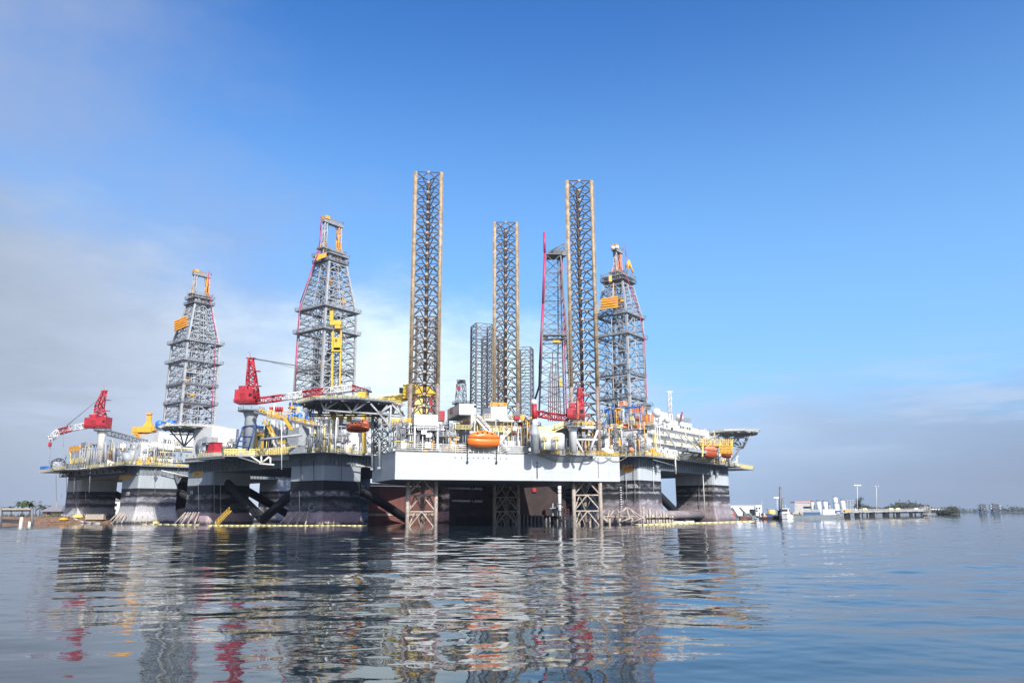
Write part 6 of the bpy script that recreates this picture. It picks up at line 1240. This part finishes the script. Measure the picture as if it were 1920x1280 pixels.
# covered barge and distant platforms
cvb = thing('covered_barge', 'white covered barge moored beyond the pier end', 'barge', G(1760, 900)); z0 = P(1760, 958.8, 900).z
part('hull', 'barge_blue', cvb, lambda mb: mb.box8([G(x, 900 + d, z) for z in (-.5, z0) for x, d in ((1742, 0), (1778, 0), (1778, 14), (1742, 14))])); part('cover', 'white_paint', cvb, lambda mb: mb.box8([G(x, 901 + d, z) for z in (z0 + .01, P(1760, 953, 900).z) for x, d in ((1740, 0), (1773, 0), (1770, 10), (1742, 10))])); part('stripe', 'machine_grey', cvb, lambda mb: mb.bar(G(1744, 900.6, z0 + 1.6), G(1768, 900.6, z0 + 1.6), .3, .6)); part('bow_boom', 'ivory_paint', cvb, lambda mb: mb.bar(P(1774, 956, 900), P(1782, 953.5, 900), 1.2, .8))
def platform(label, px, w, Y, tiers):
    t = thing('distant_platform', label, 'platform', G(px, Y), 'pale platforms on the horizon')
    part('base', 'barge_blue', t, lambda mb: mb.box8([G(px + sx * w * .8, Y + d, z) for z in (-1, P(px, 956.5, Y).z) for sx, d in ((-1, 0), (1, 0), (1, 16), (-1, 16))]))
    for py, n in tiers:
        for k in range(n): part('tank', 'machine_grey', t, lambda mb: mb.lathe(P(px + (k - (n - 1) / 2) * w * .6, py + 1.1, Y), [(2.4, 0), (2.4, 1.6), (1.4, 2.2)], 10))
    part('frame', 'steel_dark', t, lambda mb: (mb.lattice(G(px, Y, 2), P(px, 944.5, Y), w * .75, w * .6, 6, 6, 4, .5, .4, up=(0, 1, 0)), mb.bar(P(px - w * .8, 946.5, Y), P(px + w * .8, 946.5, Y), 3, .9), mb.bar(P(px - w * .8, 951.5, Y), P(px + w * .8, 951.5, Y), 3, .8)))
platform('pale distant platform on the horizon, the narrower one nearer the covered barge', 1842, 11, 1250, ((954.2, 2), (949.3, 2), (945.4, 2)))
platform('pale distant platform on the horizon, the wider one toward the far spit', 1866, 14, 1280, ((953.3, 3), (948.6, 3)))

# ================================================================ water
def make_water():
    rng = np.random.default_rng(4)
    rs = [2.5]
    while rs[-1] < 4100: rs.append(rs[-1] * (1.005 if rs[-1] < 300 else 1.02))
    rs = np.array(rs)
    th = np.concatenate([np.linspace(-math.pi, -.8, 40)[:-1], np.linspace(-.8, .8, 521), np.linspace(.8, math.pi, 40)[1:-1]])
    R, T = np.meshgrid(rs, th, indexing='ij'); X, Y = R * np.sin(T), R * np.cos(T)
    dr = R * .005
    Z = np.zeros_like(X)
    patch = .55 + .45 * np.sin(X * .05 + 1.3 * np.sin(Y * .031 + 1)) * np.sin(Y * .043 + .7 * np.sin(X * .07))
    band = (.3 + .85 / (1 + np.exp(-(Y - 34) / 6))) * (1 - .55 / (1 + np.exp(-(Y - 190) / 25)))
    side = .35 + .65 / (1 + np.exp(-(X - .25 * Y - 2) / 6))
    for i in range(120):
        lam = .5 * (8 / .5) ** rng.random() if i % 10 else rng.uniform(8, 15); a = rng.normal(1.45, .5) if i % 3 else rng.normal(2.3, .35); k = 2 * math.pi / lam
        slope = .0085
        w = np.exp(-(2.6 * dr / lam) ** 2) * (patch if i % 3 else side) * band
        Z += slope / k * np.sin(k * (X * math.cos(a) + Y * math.sin(a)) + rng.uniform(0, 6.28)) * w
    me = bpy.data.meshes.new('water'); n, m = X.shape
    me.vertices.add(n * m + 1); co = np.empty((n * m + 1, 3)); co[:n * m, 0] = X.ravel(); co[:n * m, 1] = Y.ravel(); co[:n * m, 2] = Z.ravel(); co[-1] = (0, 0, 0)
    me.vertices.foreach_set('co', co.ravel())
    I, Jx = np.meshgrid(np.arange(n - 1), np.arange(m), indexing='ij'); J2 = (Jx + 1) % m
    q = np.stack([I * m + Jx, I * m + J2, (I + 1) * m + J2, (I + 1) * m + Jx], -1).reshape(-1, 4)[:, ::-1]
    tr_ = np.stack([np.full(m, n * m), (np.arange(m) + 1) % m, np.arange(m)], -1)
    nl = q.size + tr_.size; me.loops.add(nl); me.loops.foreach_set('vertex_index', np.concatenate([q.ravel(), tr_.ravel()]).astype(np.int32))
    npoly = len(q) + len(tr_); me.polygons.add(npoly)
    st = np.concatenate([np.arange(len(q)) * 4, q.size + np.arange(len(tr_)) * 3]).astype(np.int32); me.polygons.foreach_set('loop_start', st)
    me.polygons.foreach_set('use_smooth', np.ones(npoly, dtype=bool)); me.update(calc_edges=True); me.validate()
    o = bpy.data.objects.new('water', me); COL.objects.link(o); tag(o, kind='structure')
    mt, nt, b = newmat('water'); me.materials.append(mt)
    b.inputs['Base Color'].default_value = (.014, .026, .033, 1); b.inputs['Roughness'].default_value = .012; b.inputs['IOR'].default_value = 1.333
    g = N(nt, 'ShaderNodeNewGeometry')
    def nz(scale, mp, det=3):
        m_ = N(nt, 'ShaderNodeMapping'); m_.inputs['Scale'].default_value = mp; nt.links.new(g.outputs['Position'], m_.inputs[0])
        t_ = N(nt, 'ShaderNodeTexNoise'); t_.inputs['Scale'].default_value = scale; t_.inputs['Detail'].default_value = det; nt.links.new(m_.outputs[0], t_.inputs['Vector']); return t_.outputs['Fac']
    p_ = ramp(nt, nz(.035, (1, .6, 1), 3), [(.38, .15), (.62, 1.0)])
    mul = N(nt, 'ShaderNodeMath', operation='MULTIPLY'); nt.links.new(nz(2.0, (.6, 1, 1), 3), mul.inputs[0]); nt.links.new(p_, mul.inputs[1])
    ad = N(nt, 'ShaderNodeMath', operation='MULTIPLY_ADD'); nt.links.new(nz(.22, (.5, 1, 1), 3), ad.inputs[0]); ad.inputs[1].default_value = 1.2; nt.links.new(mul.outputs[0], ad.inputs[2])
    bp_ = N(nt, 'ShaderNodeBump'); bp_.inputs['Strength'].default_value = 1; bp_.inputs['Distance'].default_value = .012
    nt.links.new(ad.outputs[0], bp_.inputs['Height']); nt.links.new(bp_.outputs[0], b.inputs['Normal'])
make_water()

# ================================================================ sky, sun, camera
SUN_AZ = math.atan2(.4, -.917); SUN_EL = math.radians(36)
wd = bpy.data.worlds.new('World'); scene.world = wd; wd.use_nodes = True; nt = wd.node_tree
bgn = nt.nodes['Background']
sky = N(nt, 'ShaderNodeTexSky'); sky.sky_type = 'NISHITA'; sky.sun_disc = False; sky.sun_elevation = SUN_EL; sky.sun_rotation = SUN_AZ; sky.air_density = 1.0; sky.dust_density = 1.6; sky.ozone_density = 2.0
hsv = N(nt, 'ShaderNodeHueSaturation'); hsv.inputs['Saturation'].default_value = 1.35; hsv.inputs['Value'].default_value = 1.25; nt.links.new(sky.outputs[0], hsv.inputs['Color'])
tint = mixc(nt, 1.0, hsv.outputs[0], (1.0, 1.0, 1.2), 'MULTIPLY')
tc = N(nt, 'ShaderNodeTexCoord'); sx = N(nt, 'ShaderNodeSeparateXYZ'); nt.links.new(tc.outputs['Generated'], sx.inputs[0])
def MT(op, a, b=None, c=None):
    n = N(nt, 'ShaderNodeMath', operation=op)
    for i, v in enumerate((a, b, c)):
        if v is None: continue
        if isinstance(v, (int, float)): n.inputs[i].default_value = v
        else: nt.links.new(v, n.inputs[i])
    return n.outputs[0]
az = MT('ARCTAN2', sx.outputs['X'], sx.outputs['Y']); azn = MT('MULTIPLY_ADD', az, 1 / 1.6, .5); el = sx.outputs['Z']
def wnoise(scale, mp, det=6, rough=.6):
    m_ = N(nt, 'ShaderNodeMapping'); m_.inputs['Scale'].default_value = mp; nt.links.new(tc.outputs['Generated'], m_.inputs[0])
    t_ = N(nt, 'ShaderNodeTexNoise'); t_.inputs['Scale'].default_value = scale; t_.inputs['Detail'].default_value = det; t_.inputs['Roughness'].default_value = rough; nt.links.new(m_.outputs[0], t_.inputs['Vector']); return t_.outputs['Fac']
def pos(px): return math.atan2((px - 960) / FPX, .976) / 1.6 + .5
# fog bank: its top edge by compass direction
edge = ramp(nt, azn, [(0, .33), (pos(0), .325), (pos(300), .285), (pos(520), .245), (pos(700), .262), (pos(880), .225), (pos(1010), .21), (pos(1140), .14), (pos(1500), .14), (pos(1920), .135), (1, .13)])
n1 = wnoise(3.2, (1, 1, 2.2)); n2 = wnoise(9, (1, 1, 2.6), 7, .65)
h = MT('ADD', el, MT('MULTIPLY_ADD', n1, -.16, .08)); h = MT('ADD', h, MT('MULTIPLY_ADD', n2, -.1, .05))
hz_ = N(nt, 'ShaderNodeMapRange', interpolation_type='SMOOTHSTEP'); nt.links.new(el, hz_.inputs[0]); hz_.inputs[1].default_value = .62; hz_.inputs[2].default_value = .2; hz_.inputs[4].default_value = .52
tint = mixc(nt, hz_.outputs[0], tint, (2.3, 4.7, 7.5))
# thin high veil drifting in from the left
vb = MT('MULTIPLY_ADD', el, -.7, -.05); vd = N(nt, 'ShaderNodeMapRange', interpolation_type='SMOOTHSTEP'); nt.links.new(MT('SUBTRACT', MT('ADD', az, MT('MULTIPLY_ADD', n1, -.5, .25)), vb), vd.inputs[0]); vd.inputs[1].default_value = .16; vd.inputs[2].default_value = -.2
vn = ramp(nt, wnoise(2.6, (1, 1, 1.5), 7, .62), [(.3, .25), (.62, 1.0)])
tint = mixc(nt, MT('MULTIPLY', MT('MULTIPLY', vd.outputs[0], vn), .78), tint, (2.45, 3.1, 4.7))
d_ = MT('SUBTRACT', edge, h); dens = N(nt, 'ShaderNodeMapRange', interpolation_type='SMOOTHSTEP'); nt.links.new(d_, dens.inputs[0]); dens.inputs[1].default_value = -.06; dens.inputs[2].default_value = .075
cloudc = ramp(nt, azn, [(pos(-200), (2.6, 3.0, 3.75)), (pos(200), (3.4, 3.95, 4.9)), (pos(480), (4.7, 5.6, 6.7)), (pos(720), (6.6, 7.5, 7.7)), (pos(1000), (5.2, 6.8, 7.8)), (pos(1250), (3.4, 4.6, 6.4)), (pos(1920), (2.1, 2.75, 4.0))])
shade = ramp(nt, n2, [(.3, .92), (.68, 1.07)]); cloudc = mixc(nt, 1.0, cloudc, shade, 'MULTIPLY')
c1_ = mixc(nt, MT('MULTIPLY', dens.outputs[0], .95), tint, cloudc)
# paler streaks of low cloud
ws = ramp(nt, wnoise(5, (1, 1, 9), 6, .6), [(.5, 0.0), (.64, 1.0)]); wz = N(nt, 'ShaderNodeMapRange', interpolation_type='SMOOTHSTEP'); nt.links.new(MT('ABSOLUTE', MT('SUBTRACT', el, .115)), wz.inputs[0]); wz.inputs[1].default_value = .09; wz.inputs[2].default_value = .0
c2_ = mixc(nt, MT('MULTIPLY', MT('MULTIPLY', ws, wz.outputs[0]), .55), c1_, (3.8, 4.6, 6.0))
# grey layer at the horizon
low = N(nt, 'ShaderNodeMapRange', interpolation_type='SMOOTHSTEP'); nt.links.new(MT('ADD', el, MT('MULTIPLY_ADD', n2, -.1, .05)), low.inputs[0]); low.inputs[1].default_value = .085; low.inputs[2].default_value = .01
lw = ramp(nt, azn, [(pos(0), .45), (pos(500), .1), (pos(1000), .1), (pos(1250), .3), (pos(1800), .8)])
c3_ = mixc(nt, MT('MULTIPLY', low.outputs[0], lw), c2_, (1.9, 2.35, 3.15))
nt.links.new(c3_, bgn.inputs['Color']); bgn.inputs['Strength'].default_value = .11
sl = bpy.data.lights.new('sun', 'SUN'); sl.energy = 4.6; sl.angle = math.radians(.5); sl.color = (1, .96, .9); so = bpy.data.objects.new('sun', sl); COL.objects.link(so)
sdir = V((.4 * math.cos(SUN_EL), -.917 * math.cos(SUN_EL), math.sin(SUN_EL))); so.rotation_euler = sdir.to_track_quat('Z', 'Y').to_euler(); so.location = (60, -80, 150)

hb = MB(); hb.box8([(x, y, z) for z in (-2.5, 135) for x, y in ((-4200, -4200), (4200, -4200), (4200, 4200), (-4200, 4200))]); ho = tag(hb.build('haze', 'earth'), kind='stuff'); ho['label'] = 'thin pale haze over the water and far shore'; ho['category'] = 'haze'
hm = bpy.data.materials.new('haze'); hm.use_nodes = True; hn = hm.node_tree; hn.nodes.remove(hn.nodes['Principled BSDF']); pv = hn.nodes.new('ShaderNodeVolumePrincipled'); pv.inputs['Color'].default_value = (.75, .85, 1, 1); pv.inputs['Density'].default_value = .00006; pv.inputs['Anisotropy'].default_value = .2
hn.links.new(pv.outputs[0], hn.nodes['Material Output'].inputs['Volume']); ho.data.materials[0] = hm
cam = bpy.data.cameras.new('camera'); co = bpy.data.objects.new('camera', cam); COL.objects.link(co); scene.camera = co
cam.sensor_width = 36; cam.lens = FPX / 1920 * 36; cam.clip_start = .1; cam.clip_end = 30000
co.matrix_world = Matrix(((_R.x, _U.x, -_F.x, EYE.x), (_R.y, _U.y, -_F.y, EYE.y), (_R.z, _U.z, -_F.z, EYE.z), (0, 0, 0, 1)))
scene.view_settings.view_transform = 'Standard'; scene.view_settings.look = 'None'; scene.view_settings.exposure = .45; scene.view_settings.gamma = 1
scene.cycles.max_bounces = 6; scene.cycles.transparent_max_bounces = 4; scene.cycles.volume_bounces = 0
